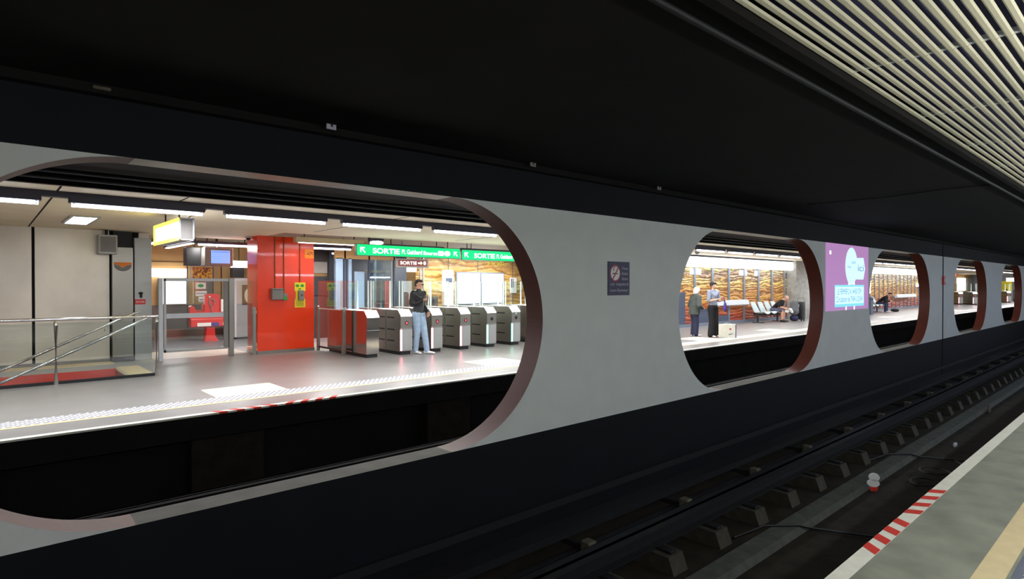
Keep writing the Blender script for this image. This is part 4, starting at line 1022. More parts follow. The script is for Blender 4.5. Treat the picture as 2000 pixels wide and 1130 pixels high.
# ------------------------------------------------------------------ platform mural wall and what stands before it
MY = 12.5
MB().box(19.2, 54.0, MY, MY+0.15, 0, CZ).build('wall_mural', M['mural'], kind='structure')
MB().box(11.9, 19.2, 20.1, 20.2, 0, 3.1).build('wall_service', M['soot'], kind='structure')
mb = MB()
for k in range(17):
    x = 19.35 + 1.32*k
    if 28.7 < x < 30.6: continue
    MB().rbox(x-0.06, x+0.06, MY-0.05, MY, 0.0, CZ-0.05, 0.006).build('trim_24', M['mullion'], kind='structure')
for k in range(16): MB().box(40.5+0.85*k-0.04, 40.5+0.85*k+0.04, MY-0.04, MY, 0, CZ-0.05).build('trim_25', M['mullion'], kind='structure')
MB().box(19.2, 54.0, MY-0.07, MY, 0, 0.12).build('baseboard_mural', M['mullion'], kind='structure')
t = thing('wall_panel', 'tall dark slate panel on the mural left of the white haired person', 'panel', (19.7, MY, 0))
MB().box(19.2, 20.0, MY-0.03, MY-0.005, 0.12, 1.33).build('sheet', M['slate'], t)
t = thing('wall_panel', 'low dark slate panel on the mural behind the two standing people', 'panel', (21, MY, 0))
MB().box(20.75, 21.94, MY-0.03, MY-0.005, 0.12, 0.66).build('sheet', M['slate'], t)
t = thing('wall_panel', 'lowest dark slate strip beneath the mural by the black trousers', 'panel', (22.6, MY, 0))
MB().box(22.06, 23.3, MY-0.03, MY-0.005, 0.12, 0.36).build('sheet', M['slate'], t)
def lit_fascia(x0, x1, lab):
    t = thing('light_fascia', lab, 'light', ((x0+x1)/2, 12.3, 2.5), 'white light fascias above the mural')
    MB().rbox(x0, x1, 12.20, 12.45, 2.31, 2.70, 0.02).build('diffuser', M['lit_band'], t)
    MB().box(x0, x1, 12.22, 12.45, 2.70, CZ).build('housing', M['lum'], t)
lit_fascia(17.2, 28.9, 'long white lit fascia above the mural in the second opening')
lit_fascia(40.3, 43.5, 'short white lit fascia stepped lower in the third opening')
lit_fascia(43.5, 51.5, 'long white lit fascia above the mural in the third opening')
area('fascia_light', (23, 12.1, 2.29), 11, 0.2, 75, (0.95, 0.97, 1))
area('fascia_light', (46, 12.1, 2.29), 11, 0.2, 75, (0.95, 0.97, 1))
for x0, x1, lab in [(20.35, 21.15, 'white notice high on the mural above the white haired person'), (24.2, 24.9, 'white notice high on the mural above the grey lean bar'), (25.6, 26.0, 'small pale notice high on the mural by the seats')]:
    t = thing('notice', lab, 'notice', (x0, MY, 2.1), 'white notices high on the mural')
    MB().box(x0, x1, MY-0.02, MY, 2.02, 2.26).build('sheet', M['white_paper'], t)
# lean bar
def lean_bar(x0, x1, lab):
    t = thing('lean_bar', lab, 'lean bar', ((x0+x1)/2, 12.2, 0), 'lean bars along the mural')
    MB().prism([(12.06,0.80),(12.12,0.99),(12.20,1.0),(12.24,0.78),(12.2,0.76)], 'x', x0, x1).build('bar', M['light_plastic'], t)
    for q in (x0+0.3, x1-0.3): MB().rbox(q-0.03, q+0.03, 12.2, 12.48, 0.80, 0.88).build('bracket', M['mullion'], t)
lean_bar(21.6, 24.3, 'long grey lean bar on the mural left of the seats')
lean_bar(44.4, 48.6, 'grey lean bar on the mural in the third opening')
# seats
def make_seat():
    t = thing('platform_seat', 'seat', 'seat')
    n = 8; pr = []
    # side profile: y forward is negative; pan then back
    for y_, z in [(-0.52,0.40),(-0.46,0.44),(-0.26,0.42),(-0.08,0.41),(0.0,0.46),(0.06,0.58),(0.14,0.74),(0.20,0.88)]: pr.append((y_, z))
    for wname, x0, x1 in (('shell', -0.24, 0.24),):
        mb = MB(); N = 10; T = 0.018
        vs = []; fs = []
        for s in (0, 1):
            for i, (y_, z) in enumerate(pr):
                for k in range(N+1):
                    u = -1+2*k/N; e = 0.05*u*u
                    wd = 0.24*(1.0 if i < 6 else 0.92 - 0.06*(i-6))
                    if i >= 4: vs.append((u*wd, y_-e-s*(-T), z))
                    else: vs.append((u*wd, y_, z+e-s*T))
        m_ = len(pr)*(N+1)
        for s in (0, 1):
            for i in range(len(pr)-1):
                for k in range(N):
                    a_ = s*m_+i*(N+1)+k
                    fs.append((a_, a_+1, a_+N+2, a_+N+1))
        for i in range(len(pr)-1):
            for k in (0, N):
                a_ = i*(N+1)+k; fs.append((a_, a_+N+1, m_+a_+N+1, m_+a_))
        for k in range(N):
            for i in (0, len(pr)-1):
                a_ = i*(N+1)+k; fs.append((a_, a_+1, m_+a_+1, m_+a_))
        mb.add(vs, fs).build('shell', M['seat_grey'], t, smooth=True)
    MB().box(-0.03, 0.03, -0.25, 0.1, 0.34, 0.42).build('support', M['steel_dark'], t)
    return t
def bench(xs, y_, labs, grp, blab):
    b = thing('seat_beam', blab, 'bench', (sum(xs)/len(xs), y_, 0))
    MB().rbox(xs[0]-0.25, xs[-1]+0.25, y_-0.12, y_-0.04, 0.28, 0.35).build('beam', M['steel_dark'], b)
    for q in (xs[0], xs[-1]):
        MB().rbox(q-0.03, q+0.03, y_-0.11, y_-0.05, 0.03, 0.28).build('leg', M['steel_dark'], b)
        MB().rbox(q-0.04, q+0.04, y_-0.35, y_+0.15, 0.0, 0.03).build('foot', M['steel_dark'], b)
    s0 = make_seat()
    for i, (x, l) in enumerate(zip(xs, labs)):
        s = s0 if i == 0 else copy_tree(s0)
        place(s, (x, y_, 0), 0, l, grp)
bench([24.75, 25.37, 25.99, 26.61], 12.0, ['empty grey shell seat nearest the lean bar', 'empty grey shell seat, second from the lean bar', 'grey shell seat under the seated bald man',
      'grey shell seat just past the bald man', 'grey shell seat farthest along, beside the luggage'], 'grey seats before the mural', 'dark beam carrying the row of grey seats by the mural')
bench([37.95, 38.6, 39.25, 39.9], 12.0, ['distant grey seat at the left of the third opening', 'distant grey seat, second in the third opening', 'distant grey seat just left of the crouched person', 'distant grey seat under the crouched person'],
      'distant seats in the third opening', 'dark beam carrying the distant seats in the third opening')
# concrete column at the end of the mural
o = MB().rbox(28.9, 30.5, 12.05, 12.5, 0, CZ, 0.01).build('concrete_column', M['concrete']); o.data.materials[0] = M['column_concrete']; tag(o, 'rough grey concrete column right of the seats', 'column')
t = thing('lightbox', 'tall narrow blue white lightbox at the right edge of the second opening', 'lightbox', (31.2, 12.2, 0.5))
MB().rbox(31.1, 31.3, 11.3, 12.3, 0.0, 0.6, 0.02).build('stand', M['black'], t)
MB().rbox(31.1, 31.3, 11.2, 12.4, 0.55, 2.15, 0.02).build('frame', M['black'], t)
MB().box(31.09, 31.1, 11.3, 12.3, 0.7, 2.08).build('poster', M['lit_band'], t)
t = thing('hanging_sign', 'small red lit sign by the concrete column', 'sign', (30.6, 11.6, 2.4))
MB().rbox(30.6, 30.7, 11.3, 11.7, 2.25, 2.5).build('box', M['red_plastic'], t)
MB().tube([(30.65, 11.5, 2.5), (30.65, 11.5, CZ)], 0.01).build('hanger', M['black'], t)
t = thing('camera_dome', 'small camera under the ceiling above the white haired person', 'camera', (17.7, 10.6, 2.7))
MB().sphere((17.7, 10.6, 2.69), (0.08,0.08,0.06)).build('dome', M['grey_metal'], t, smooth=True)
MB().tube([(17.7, 10.6, 2.72), (17.7, 10.6, CZ)], 0.03).build('mount', M['grey_metal'], t)
# third opening: bin, lit strip
t = thing('waste_bin', 'dark blue bin at the left edge of the third opening', 'bin', (39.6, 11.2, 0))
MB().rbox(35.5, 35.9, 10.9, 11.25, 0.02, 0.98, 0.03).build('body', M['slate'], t)
MB().box(35.55, 35.85, 10.89, 10.9, 0.8, 0.9).build('slot', M['black'], t)
t = thing('lightbox', 'thin white upright lightbox at the left edge of the third opening', 'lightbox', (39, 12.3, 1.2))
MB().box(39.9, 40.2, 12.35, 12.5, 1.1, 2.1).build('poster', M['lit_white'], t)
t = thing('lightbox', 'tiny bright lamp box at the right of the distant mural', 'lightbox', (50, 12.3, 1.5))
MB().box(50.2, 50.7, 12.4, 12.5, 1.5, 1.7).build('panel', M['lit_white'], t)
# far end of the platform: second concourse
MB().box(54.0, 92.0, 15.5, 15.6, 0, CZ).build('wall_far_end', M['tan_wall'], kind='structure')
MB().box(54.0, 92.0, 12.55, 15.5, CZ, 3.1).build('ceiling', M['ceil_far'], kind='structure')
for x0, x1, lab in [(77.0, 80.5, 'distant white lit poster, left one in the fourth opening'), (81.5, 83.9, 'distant pale shutter, right one in the fourth opening')]:
    t = thing('lightbox', lab, 'lightbox', (x0, 15.4, 1), 'distant panels in the fourth opening')
    MB().box(x0, x1, 15.4, 15.5, 1.0, 2.35).build('panel', M['lit_white'] if x0 < 80 else M['light_plastic'], t)
t = thing('hanging_sign', 'distant red lit sign under the ceiling in the fourth opening', 'sign', (58, 11.8, 2.4))
MB().rbox(57.5, 57.6, 11.65, 12.3, 2.30, 2.5).build('box', M['lit_red'], t)
MB().tube([(57.55, 12, 2.5), (57.55, 12, CZ)], 0.015).build('hanger', M['black'], t)
t = thing('lightbox', 'distant white hanging light box in the fifth opening', 'lightbox', (74, 10.5, 2.3))
MB().rbox(74, 74.2, 9.95, 11.0, 1.95, 2.3).build('box', M['lit_band'], t)
MB().tube([(74.1, 10.5, 2.3), (74.1, 10.5, CZ)], 0.02).build('hanger', M['black'], t)
t = thing('poster', 'distant yellow green poster in the fifth opening', 'poster', (77, 11.6, 1.4))
MB().box(77, 77.1, 11.35, 11.45, 0, 1.2).build('stand', M['black'], t)
MB().box(77, 77.1, 11.0, 11.9, 1.0, 2.0).build('sheet', M['yellow'], t)
MB().box(84, 84.1, 9.0, 15.5, 0, CZ).build('wall_end', M['light_plastic'], kind='structure')
t = thing('waste_bin', 'distant dark machine beside the gate in the fifth opening', 'machine', (75, 9.9, 0))
MB().rbox(73.5, 74.0, 9.5, 10.4, 0, 1.15).build('body', M['black'], t)

# ------------------------------------------------------------------ people
def hull(bm_all, blobs, n=10):
    """convex hull around ellipsoids: [(centre, (rx,ry,rz)), ...] added to bm_all"""
    bm = bmesh.new()
    for c, r in blobs:
        if not isinstance(r, (tuple, list)): r = (r, r, r)
        res = bmesh.ops.create_uvsphere(bm, u_segments=n, v_segments=max(6, n//2+2), radius=1)
        for v in res['verts']: v.co = Vector((c[0]+v.co.x*r[0], c[1]+v.co.y*r[1], c[2]+v.co.z*r[2]))
    for f in bm.faces[:]: bm.faces.remove(f)
    for e in bm.edges[:]: bm.edges.remove(e)
    h = bmesh.ops.convex_hull(bm, input=bm.verts[:])
    junk = [g for g in h['geom_interior'] + h['geom_unused'] if isinstance(g, bmesh.types.BMVert)]
    bmesh.ops.delete(bm, geom=list(set(junk)), context='VERTS')
    tmp = bpy.data.meshes.new('h'); bm.to_mesh(tmp); bm.free()
    bm_all.from_mesh(tmp); bpy.data.meshes.remove(tmp)

def flesh(name, groups, m, parent, voxel=0.008, smooth=4, label=None, kind=None):
    """fuse overlapping hulls into one continuous surface"""
    bm = bmesh.new()
    for g in groups: hull(bm, g)
    me = bpy.data.meshes.new(name); bm.to_mesh(me); bm.free()
    o = bpy.data.objects.new(name, me); col.objects.link(o)
    rm = o.modifiers.new('r', 'REMESH'); rm.mode = 'VOXEL'; rm.voxel_size = voxel
    sm = o.modifiers.new('s', 'SMOOTH'); sm.iterations = smooth; sm.factor = 0.5
    dg = bpy.context.evaluated_depsgraph_get()
    me2 = bpy.data.meshes.new_from_object(o.evaluated_get(dg))
    bpy.data.objects.remove(o)
    me2.materials.clear(); me2.materials.append(m)
    me2.polygons.foreach_set('use_smooth', [True]*len(me2.polygons))
    q = bpy.data.objects.new(name, me2); col.objects.link(q); q.parent = parent
    if label: q['label'] = label
    return q

def V(*a): return Vector(a)
def hand(groups, wrist, d, n, side, curl=0.6, s=1.0):
    """palm and five fingers. d: pointing direction, n: palm normal, side: towards the thumb"""
    d = d.normalized(); n = (n - d*n.dot(d)).normalized(); side = (side - d*side.dot(d) - n*side.dot(n)).normalized()
    k = wrist + d*0.095*s
    groups.append([(wrist, 0.024*s), (k+side*0.026*s, 0.015*s), (k-side*0.030*s, 0.014*s), (wrist+d*0.04*s+side*0.022*s, 0.018*s)])
    for i, (off, L) in enumerate([(0.030, 0.074), (0.010, 0.083), (-0.011, 0.077), (-0.031, 0.060)]):
        a = k + side*off*s; L *= s
        c1 = curl*(0.8+0.1*i); c2 = c1*1.9
        d1 = (d*math.cos(c1) + n*math.sin(c1)); d2 = (d*math.cos(c2) + n*math.sin(c2))
        m_ = a + d1*L*0.5; e = m_ + d2*L*0.5
        groups.append([(a, 0.0105*s), (m_, 0.0095*s)]); groups.append([(m_, 0.0095*s), (e, 0.008*s)])
    a = wrist + d*0.03*s + side*0.028*s
    m_ = a + (d*0.55+side*0.75+n*0.3).normalized()*0.042*s; e = m_ + (d*0.9+side*0.1+n*0.45).normalized()*0.034*s
    groups.append([(a, 0.014*s), (m_, 0.012*s)]); groups.append([(m_, 0.012*s), (e, 0.0095*s)])

def head(groups, c, fwd, up=V(0,0,1), s=1.0):
    """c: centre of the skull, fwd: the way the face looks"""
    f = fwd.normalized(); u = (up - f*up.dot(f)).normalized(); l = u.cross(f)
    def P(a, b, g): return c + f*a*s + l*b*s + u*g*s
    groups.append([(P(-0.012,0,0.03), 0.083*s), (P(0.02,0,0.02), 0.072*s), (P(0.045,0,-0.06), 0.040*s), (P(0.055,0,-0.085), 0.024*s)])
    groups.append([(P(0.082,0,0.012), 0.010*s), (P(0.104,0,-0.022), 0.013*s), (P(0.085,0,-0.028), 0.017*s)])     # nose
    groups.append([(P(0.083,0.012,-0.058), 0.009*s), (P(0.083,-0.012,-0.058), 0.009*s)])                      # lips
    groups.append([(P(0.068,0.04,0.026), 0.012*s), (P(0.076,0.015,0.028), 0.012*s)]); groups.append([(P(0.068,-0.04,0.026), 0.012*s), (P(0.076,-0.015,0.028), 0.012*s)])
    for b in (1,-1): groups.append([(P(-0.008,0.080*b,0.012), 0.013*s), (P(-0.004,0.080*b,-0.022), 0.010*s)])
    return P
def face_parts(P, parent, glasses=False):
    for b in (1,-1):
        mb = MB(); c = P(0.077, 0.030*b, 0.008); mb.sphere(c, 0.010, 10)
        o = mb.build('eye', M['black'] , parent, smooth=True)
    mb = MB(); mb.tube([P(0.088,0.024,-0.060), P(0.094,0,-0.061), P(0.088,-0.024,-0.060)], [0.003,0.005,0.003], 8)
    mb.build('mouth', M['lip'], parent, smooth=True)
    if glasses:
        mb = MB()
        for b in (1,-1): mb.sphere(P(0.089, 0.032*b, 0.008), (0.024,0.024,0.018), 12)
        mb.tube([P(-0.01,0.086,0.012), P(0.07,0.075,0.014), P(0.096,0.03,0.014), P(0.10,0,0.016), P(0.096,-0.03,0.014), P(0.07,-0.075,0.014), P(-0.01,-0.086,0.012)], 0.004, 8)
        mb.build('sunglasses', M['black'], parent, smooth=True)

def capsule(a, ra, b, rb): return [(a, ra), (b, rb)]
def limb_groups(J, up, lo, s, grow=0.0):
    g = []
    for S in 'LR':
        g.append(capsule(J['sh'+S], 0.052*s+grow, J['el'+S], 0.040*s+grow))
    return g

def person_body(name_parent, J, s=1.0, hands=None, face=V(1,0,0), headup=V(0,0,1), legs=True):
    """J: joints in local space (x forward, y left, z up)"""
    g = []
    P, W, C, N, H = J['pelvis'], J['waist'], J['chest'], J['neck'], J['head']
    g.append([(P, (0.105*s,0.15*s,0.10*s)), (W, (0.09*s,0.125*s,0.07*s))])
    g.append([(W, (0.09*s,0.125*s,0.07*s)), (C, (0.105*s,0.15*s,0.10*s))])
    g.append([(C, (0.105*s,0.15*s,0.10*s)), (J['shL'], 0.055*s), (J['shR'], 0.055*s)])
    g.append([(J['shL'], 0.05*s), (J['shR'], 0.05*s), (N, 0.055*s)])
    g.append([(N, 0.055*s), (H - headup.normalized()*0.04*s - face.normalized()*0.01*s, 0.052*s)])
    for S in 'LR':
        g.append([(J['sh'+S], 0.052*s), (J['el'+S], 0.040*s)])
        g.append([(J['el'+S], 0.041*s), (J['el'+S].lerp(J['wr'+S], 0.35), 0.038*s), (J['wr'+S], 0.026*s)])
        g.append([(J['hip'+S], 0.088*s), (J['kn'+S], 0.056*s)])
        g.append([(J['kn'+S], 0.057*s), (J['kn'+S].lerp(J['an'+S], 0.35), 0.056*s), (J['an'+S], 0.038*s)])
        a = J['an'+S]; fd = J['ft'+S]
        g.append([(a+V(0,0,-0.04)*s, 0.036*s), (a+fd*0.14*s+V(0,0,-0.055)*s, (0.035*s,0.035*s,0.025*s))])
    PH = head(g, H, face, headup, s)
    for w_, d, n_, sd, curl in (hands or []): hand(g, w_, d, n_, sd, curl, s)
    o = flesh('body', g, M['skin'], name_parent, 0.0065, 3)
    return o, PH

def top_garment(parent, J, m, s=1.0, name='jacket', sleeve=1.0, hem=-0.06, grow=0.022, collar=True, label=None, loose=0.0):
    g = []
    P, W, C, N = J['pelvis'], J['waist'], J['chest'], J['neck']
    k = grow
    a = (P-W).normalized()
    hemP = P + a*(-hem)
    R1 = (0.105*s+k+loose,0.15*s+k+loose,0.05*s); R2 = (0.09*s+k+loose,0.13*s+k+loose,0.07*s); R3 = (0.105*s+k,0.155*s+k,0.10*s)
    g.append([(hemP, R1), (W, R2)]); g.append([(W, R2), (C, R3)])
    g.append([(C, R3), (J['shL'], 0.055*s+k*0.8), (J['shR'], 0.055*s+k*0.8)])
    g.append([(J['shL'], 0.05*s+k*0.6), (J['shR'], 0.05*s+k*0.6), (N-V(0,0,0.02), 0.06*s+k*0.4)])
    if collar: g.append([(N-V(0,0,0.02), 0.068*s), (N+V(0,0,0.025), 0.068*s)])
    for S in 'LR':
        g.append([(J['sh'+S], 0.056*s+k), (J['el'+S], 0.043*s+k)] if sleeve >= 0.5 else [(J['sh'+S], 0.056*s+k), (J['sh'+S].lerp(J['el'+S], sleeve*2), 0.050*s+k)])
        if sleeve >= 0.9: g.append([(J['el'+S], 0.043*s+k), (J['el'+S].lerp(J['wr'+S], 0.93), 0.030*s+k*0.7)])
    return flesh(name, g, m, parent, 0.009, 4, label)

def trousers(parent, J, m, s=1.0, name='trousers', grow=0.018, flare=0.0, length=1.0, hem_r=None):
    g = []
    P, W = J['pelvis'], J['waist']
    g.append([(P+(W-P)*0.45, (0.105*s+grow*.7,0.145*s+grow*.7,0.03*s)), (P, (0.112*s+grow,0.158*s+grow,0.09*s)), (J['hipL'], 0.09*s+grow), (J['hipR'], 0.09*s+grow)])
    for S in 'LR':
        h, k_, a_ = J['hip'+S], J['kn'+S], J['an'+S]
        if length >= 0.9:
            g.append([(h, 0.094*s+grow), (k_, 0.060*s+grow+flare*0.5)])
            g.append([(k_, 0.060*s+grow+flare*0.5), (a_+V(0,0,0.0), 0.045*s+grow+flare)])
        else:
            g.append([(h, 0.094*s+grow), (h.lerp(k_, length*2), 0.066*s+grow)])
    return flesh(name, g, m, parent, 0.009, 4)

def shoes(parent, J, m, s=1.0):
    for S in 'LR':
        a, fd = J['an'+S], J['ft'+S]
        l = V(-fd.y, fd.x, 0)
        zf = a.z - 0.085*s
        b = V(a.x, a.y, 0)
        g = [[(b-fd*0.045*s+V(0,0,zf+0.045*s), 0.042*s), (b+fd*0.12*s+V(0,0,zf+0.035*s), (0.045*s,0.045*s,0.030*s)), (b+fd*0.19*s+V(0,0,zf+0.028*s), (0.036*s,0.036*s,0.024*s))],
             [(b-fd*0.03*s+V(0,0,zf+0.05*s), 0.045*s), (a+V(0,0,-0.005), 0.046*s)]]
        flesh('shoe', g, m, parent, 0.008, 3)

def standing_joints(h=1.75, s=1.0, lean=0.0, stance=0.1, stepL=0.0, stepR=0.0):
    k = h/1.75; J = {}
    J['pelvis'] = V(0, 0, 0.95*k); J['waist'] = V(0.0+lean*0.2, 0, 1.10*k); J['chest'] = V(lean*0.6, 0, 1.30*k)
    J['neck'] = V(lean, 0, 1.47*k); J['head'] = V(lean*1.3+0.015, 0, 1.625*k)
    for S, q in (('L',1),('R',-1)):
        J['sh'+S] = V(lean*0.9, 0.175*q*k, 1.42*k)
        J['hip'+S] = V(0, 0.085*q*k, 0.91*k)
        st = stepL if S == 'L' else stepR
        J['kn'+S] = V(0.03+st*0.5, stance*0.9*q*k, 0.50*k)
        J['an'+S] = V(st, stance*q*k, 0.085*k)
        J['ft'+S] = V(1, 0.2*q, 0).normalized()
    return J

# --- man by the gates: black leather jacket, pale jeans, sunglasses
J = standing_joints(1.75, stance=0.07, stepL=0.20, stepR=-0.03)
J['elR'] = V(-0.03, -0.21, 1.16); J['wrR'] = V(0.18, -0.04, 1.26)
J['elL'] = V(-0.06, 0.22, 1.14); J['wrL'] = V(0.13, 0.18, 0.97)
t = thing('person', 'person in black leather jacket, pale jeans and sunglasses standing by the gates', 'person', (0,0,0))
face = V(0.75, 0.66, -0.08)
body, PH = person_body(t, J, 1.0, [(J['wrR'], V(0.5,0.8,0.25), V(0,0.3,1), V(0.6,-0.3,0.5), 0.7), (J['wrL'], V(0.5,-0.35,-0.75), V(0,-1,0.2), V(1,0,0.2), 0.5)], face)
face_parts(PH, t, True)
jk = top_garment(t, J, M['leather'], 1.0, 'leather_jacket', 1.0, hem=0.02, grow=0.02, loose=0.002)
mb = MB(); mb.box(0.128, 0.132, -0.13, -0.03, 1.335, 1.345); mb.build('zip', M['steel'], jk)
trousers(t, J, M['jeans'], 1.0, 'jeans', 0.014, 0.008)
shoes(t, J, M['white_shoe'])
flesh('hair', [[(PH(-0.03,0,0.055), (0.085,0.082,0.072)), (PH(0.02,0,0.075), (0.065,0.07,0.05)), (PH(-0.06,0,0.0), 0.05)]], M['hair_dark'], t, 0.007, 2)
place(t, (7.70, 11.93, 0), math.radians(-76))
ph = thing('phone', 'small dark phone held by the man in the leather jacket', 'phone', (0,0,0))
wr = Matrix.Rotation(math.radians(-76), 4, 'Z') @ (J['wrR'] + V(0.5,0.8,0.25).normalized()*0.115)
MB().rbox(-0.035, 0.035, -0.006, 0.006, -0.06, 0.07, 0.005).build('casing', M['black'], ph)
place(ph, (7.70+wr.x, 11.93+wr.y-0.01, wr.z+0.03), math.radians(50))

# --- white haired person seen from behind
k = 1.52/1.75
J = standing_joints(1.52, lean=0.06, stance=0.09)
J['elR'] = V(0.0, -0.24, 0.98); J['wrR'] = V(0.20, -0.14, 0.88); J['elL'] = V(0.0, 0.24, 0.98); J['wrL'] = V(0.20, 0.12, 0.90)
t = thing('person', 'white haired person in dark grey green jacket and navy trousers, seen from behind', 'person', (0,0,0))
body, PH = person_body(t, J, k*1.04, [(J['wrR'], V(1,0.4,-0.2), V(0,1,0), V(0,0.3,1), 0.6), (J['wrL'], V(1,-0.4,-0.2), V(0,-1,0), V(0,0.3,1), 0.6)], V(1,0,-0.15))
face_parts(PH, t)
top_garment(t, J, M['grey_cloth'], k, 'jacket', 1.0, hem=-0.12, grow=0.045, loose=0.035)
trousers(t, J, M['navy_cloth'], k, 'trousers', 0.022, 0.02)
shoes(t, J, M['white_shoe'], k)
flesh('hair', [[(PH(-0.03,0,0.05), (0.11,0.10,0.085)), (PH(-0.05,0,-0.05), (0.075,0.09,0.06))], [(PH(0.02,0,0.08), 0.07), (PH(-0.03,0,0.06), 0.09)]], M['hair_white'], t, 0.009, 2)
place(t, (16.8, 10.15, 0), math.radians(-25))

# --- woman in striped shirt and wide black trousers
k = 1.72/1.75
J = standing_joints(1.72, stance=0.07)
J['elR'] = V(0.02, -0.22, 1.12); J['wrR'] = V(0.24, -0.06, 1.18); J['elL'] = V(0.02, 0.24, 1.12); J['wrL'] = V(0.26, 0.10, 1.14)
t = thing('person', 'woman with short dark hair, grey striped shirt and wide black trousers, standing beside the bag', 'person', (0,0,0))
face = V(0.9, -0.15, -0.08)
body, PH = person_body(t, J, k*0.95, [(J['wrR'], V(1,0.5,0.1), V(0,0.2,1), V(0,1,0.3), 0.7), (J['wrL'], V(1,-0.5,0.1), V(0,0.2,1), V(0,-1,0.3), 0.7)], face)
face_parts(PH, t)
top_garment(t, J, M['stripe_cloth'], k*0.95, 'shirt', 0.45, hem=0.06, grow=0.02, collar=False)
trousers(t, J, M['black_cloth'], k*0.97, 'trousers', 0.022, 0.055)
shoes(t, J, M['pink_shoe'], k)
flesh('hair', [[(PH(-0.035,0,0.045), (0.11,0.105,0.09)), (PH(0.01,0,0.08), (0.085,0.09,0.05))], [(PH(-0.05,0,-0.02), (0.05,0.075,0.05)), (PH(-0.04,0,0.03), 0.08)]], M['hair_dark'], t, 0.009, 2)
place(t, (16.93, 9.58, 0), math.radians(-102))
t = thing('scarf_bag', 'small purple cloth bag held by the woman in striped shirt', 'bag', (17.2, 9.2, 1.0))
flesh('pouch', [[(V(0.0,0,0.0), (0.05,0.06,0.10)), (V(0.02,0,0.14), 0.04)], [(V(0.02,0,0.14), 0.025), (V(-0.03,0.02,0.34), 0.02)]], M['purple'], t, 0.01, 2)
t.location = (16.95, 9.20, 0.90)

t = thing('paper_bag', 'white paper carrier bag with blue side standing on the platform edge', 'bag', (0, 0, 0))
MB().rbox(-0.26, 0.24, -0.09, 0.09, 0.0, 0.41, 0.008).build('front', M['bag_white'], t)
MB().box(0.24, 0.25, -0.095, 0.095, 0.0, 0.41).box(0.225, 0.25, -0.096, -0.09, 0, 0.41).build('side', M['bag_blue'], t, label='blue side')
MB().disc((0.08, 0.27), 0.03, 0.03, -0.095, -0.09).build('printed_mark', M['sign_red'], t)
MB().prism([(0.02,0.08),(0.10,0.10),(0.18,0.15),(0.12,0.14),(0.04,0.12)], 'y', -0.094, -0.09).build('printed_line', M['mullion'], t)
mb = MB(); mb.tube([(-0.1,0,0.41),(-0.1,0,0.43),(0,0,0.45),(0.1,0,0.43),(0.1,0,0.41)], 0.006, 8); mb.build('handle', M['white_paper'], t, smooth=True)
place(t, (17.12, 9.20, 0), math.radians(-62))

# --- seated man in black shirt and shorts
def sitting_joints(h, lean, spread=0.14, knee=0.42):
    k = h/1.75; J = {}
    J['pelvis'] = V(0, 0, 0.55); J['waist'] = V(0.05+lean*0.15, 0, 0.68); J['chest'] = V(0.05+lean*0.6, 0, 0.86-abs(lean)*0.12)
    J['neck'] = V(0.05+lean*1.0, 0, 1.02-lean*0.20); J['head'] = V(0.05+lean*1.25+0.05, 0, 1.15-lean*0.28)
    for S, q in (('L',1),('R',-1)):
        J['sh'+S] = V(0.05+lean*0.9, 0.17*q, 0.98-lean*0.20)
        J['hip'+S] = V(0.02, 0.09*q, 0.53)
        J['kn'+S] = V(knee, spread*q, 0.50); J['an'+S] = V(knee-0.02, spread*q, 0.09)
        J['ft'+S] = V(1, 0.15*q, 0).normalized()
    return J
J = sitting_joints(1.75, 0.36)
for S, q in (('L',1),('R',-1)): J['el'+S] = V(0.30, 0.22*q, 0.68); J['wr'+S] = V(0.50, 0.07*q, 0.60)
t = thing('person', 'bald man in black shirt and shorts sitting bent forward on the grey seats', 'person', (0,0,0))
body, PH = person_body(t, J, 0.98, [(J['wrL'], V(1,-0.4,-0.3), V(0,-1,-0.3), V(0.3,0,1), 0.7), (J['wrR'], V(1,0.4,-0.3), V(0,1,-0.3), V(0.3,0,1), 0.7)], V(0.75,0,-0.66), V(0.66,0,0.75))
face_parts(PH, t)
top_garment(t, J, M['black_cloth'], 0.98, 'shirt', 0.42, hem=0.02, grow=0.024, collar=False)
trousers(t, J, M['shorts'], 0.98, 'shorts', 0.018, 0.0, 0.46)
shoes(t, J, M['black'], 0.98)
flesh('hair', [[(PH(-0.045,0,0.035), (0.058,0.079,0.07)), (PH(-0.05,0,-0.01), (0.045,0.07,0.05))]], M['hair_grey'], t, 0.008, 2)
place(t, (25.99, 11.84, 0), math.radians(-80))
o = flesh('cloth', [[(V(0,0,0), (0.05,0.09,0.05)), (V(0.06,-0.06,-0.12), (0.05,0.06,0.06))]], M['white_paper'], None, 0.01, 2)
o.location = (26.28, 11.22, 0.56); tag(o, 'white cloth hanging from the hands of the seated bald man', 'cloth')

# luggage right of him
t = thing('suitcase', 'upright black trolley case with a white tag beside the seated bald man', 'suitcase', (27.6, 11.4, 0))
MB().rbox(27.35, 27.75, 11.15, 11.55, 0.06, 0.86, 0.05).build('shell', M['black'], t, smooth=True)
MB().box(27.34, 27.35, 11.28, 11.44, 0.62, 0.74).build('tag', M['white_paper'], t)
mb = MB(); mb.tube([(27.7,11.2,0.86),(27.7,11.2,1.02),(27.7,11.5,1.02),(27.7,11.5,0.86)], 0.012, 8); mb.build('handle', M['steel_dark'], t, smooth=True)
mb = MB()
for q in (11.2, 11.5): mb.disc((27.42, 0.04), 0.04, 0.04, q-0.02, q+0.02, 14); mb.disc((27.68, 0.04), 0.04, 0.04, q-0.02, q+0.02, 14)
mb.build('wheel', M['black'], t)
t = thing('rucksack', 'slumped grey rucksack between the bald man and the black case', 'bag', (27.4, 11.85, 0))
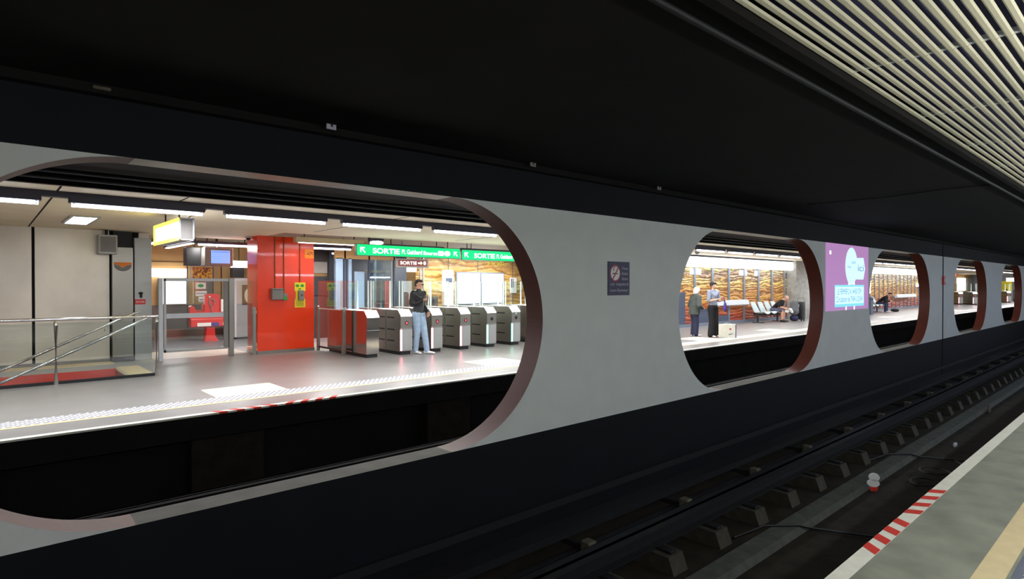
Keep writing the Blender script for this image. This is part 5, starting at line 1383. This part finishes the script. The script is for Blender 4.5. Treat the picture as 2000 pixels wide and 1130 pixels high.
flesh('bag_body', [[(V(0,0,0.2), (0.17,0.22,0.18)), (V(0.02,0,0.55), (0.13,0.18,0.14))], [(V(-0.12,0,0.25), (0.08,0.15,0.12))]], M['bag_grey'], t, 0.012, 3)
flesh('strap', [[(V(0.02,0.05,0.68), 0.02), (V(0.1,0.1,0.5), 0.02)]], M['black'], t, 0.01, 1)
t.location = (27.0, 11.35, 0.24)
t2 = thing('handbag', 'small dark bag on the floor under the grey rucksack', 'bag', (27.1, 11.6, 0))
flesh('bag_body', [[(V(0,0,0.12), (0.14,0.2,0.11)), (V(0,0,0.2), (0.12,0.18,0.08))]], M['navy_cloth'], t2, 0.012, 2)
t2.location = (27.0, 11.35, 0)

# --- crouched person in the third opening
J = sitting_joints(1.75, 0.40)
for S, q in (('L',1),('R',-1)): J['el'+S] = V(0.38, 0.18*q, 0.66); J['wr'+S] = V(0.60, 0.05*q, 0.66)
t = thing('person', 'person in dark clothes sitting bent forward on the distant seats', 'person', (0,0,0))
body, PH = person_body(t, J, 1.0, [(J['wrL'], V(1,-0.4,0.1), V(0,-1,-0.3), V(0.3,0,1), 0.6), (J['wrR'], V(1,0.4,0.1), V(0,1,-0.3), V(0.3,0,1), 0.6)], V(0.75,0,-0.66), V(0.66,0,0.75))
face_parts(PH, t)
top_garment(t, J, M['black_cloth'], 1.0, 'jacket', 1.0, hem=-0.02, grow=0.03)
trousers(t, J, M['navy_cloth'], 1.0, 'trousers', 0.02, 0.01)
shoes(t, J, M['light_plastic'], 1.0)
flesh('hair', [[(PH(-0.04,0,0.05), (0.09,0.088,0.08)), (PH(0.01,0,0.08), (0.07,0.075,0.05))]], M['hair_dark'], t, 0.009, 2)
place(t, (39.9, 11.86, 0), math.radians(-85))
t = thing('bag', 'dark bag lying on the floor beside the crouched person', 'bag', (41.6, 11.2, 0))
flesh('bag_body', [[(V(0,0,0.1), (0.3,0.22,0.1)), (V(0.3,0,0.06), (0.2,0.15,0.06))]], M['black_cloth'], t, 0.015, 2)
t.location = (41.2, 11.35, 0)
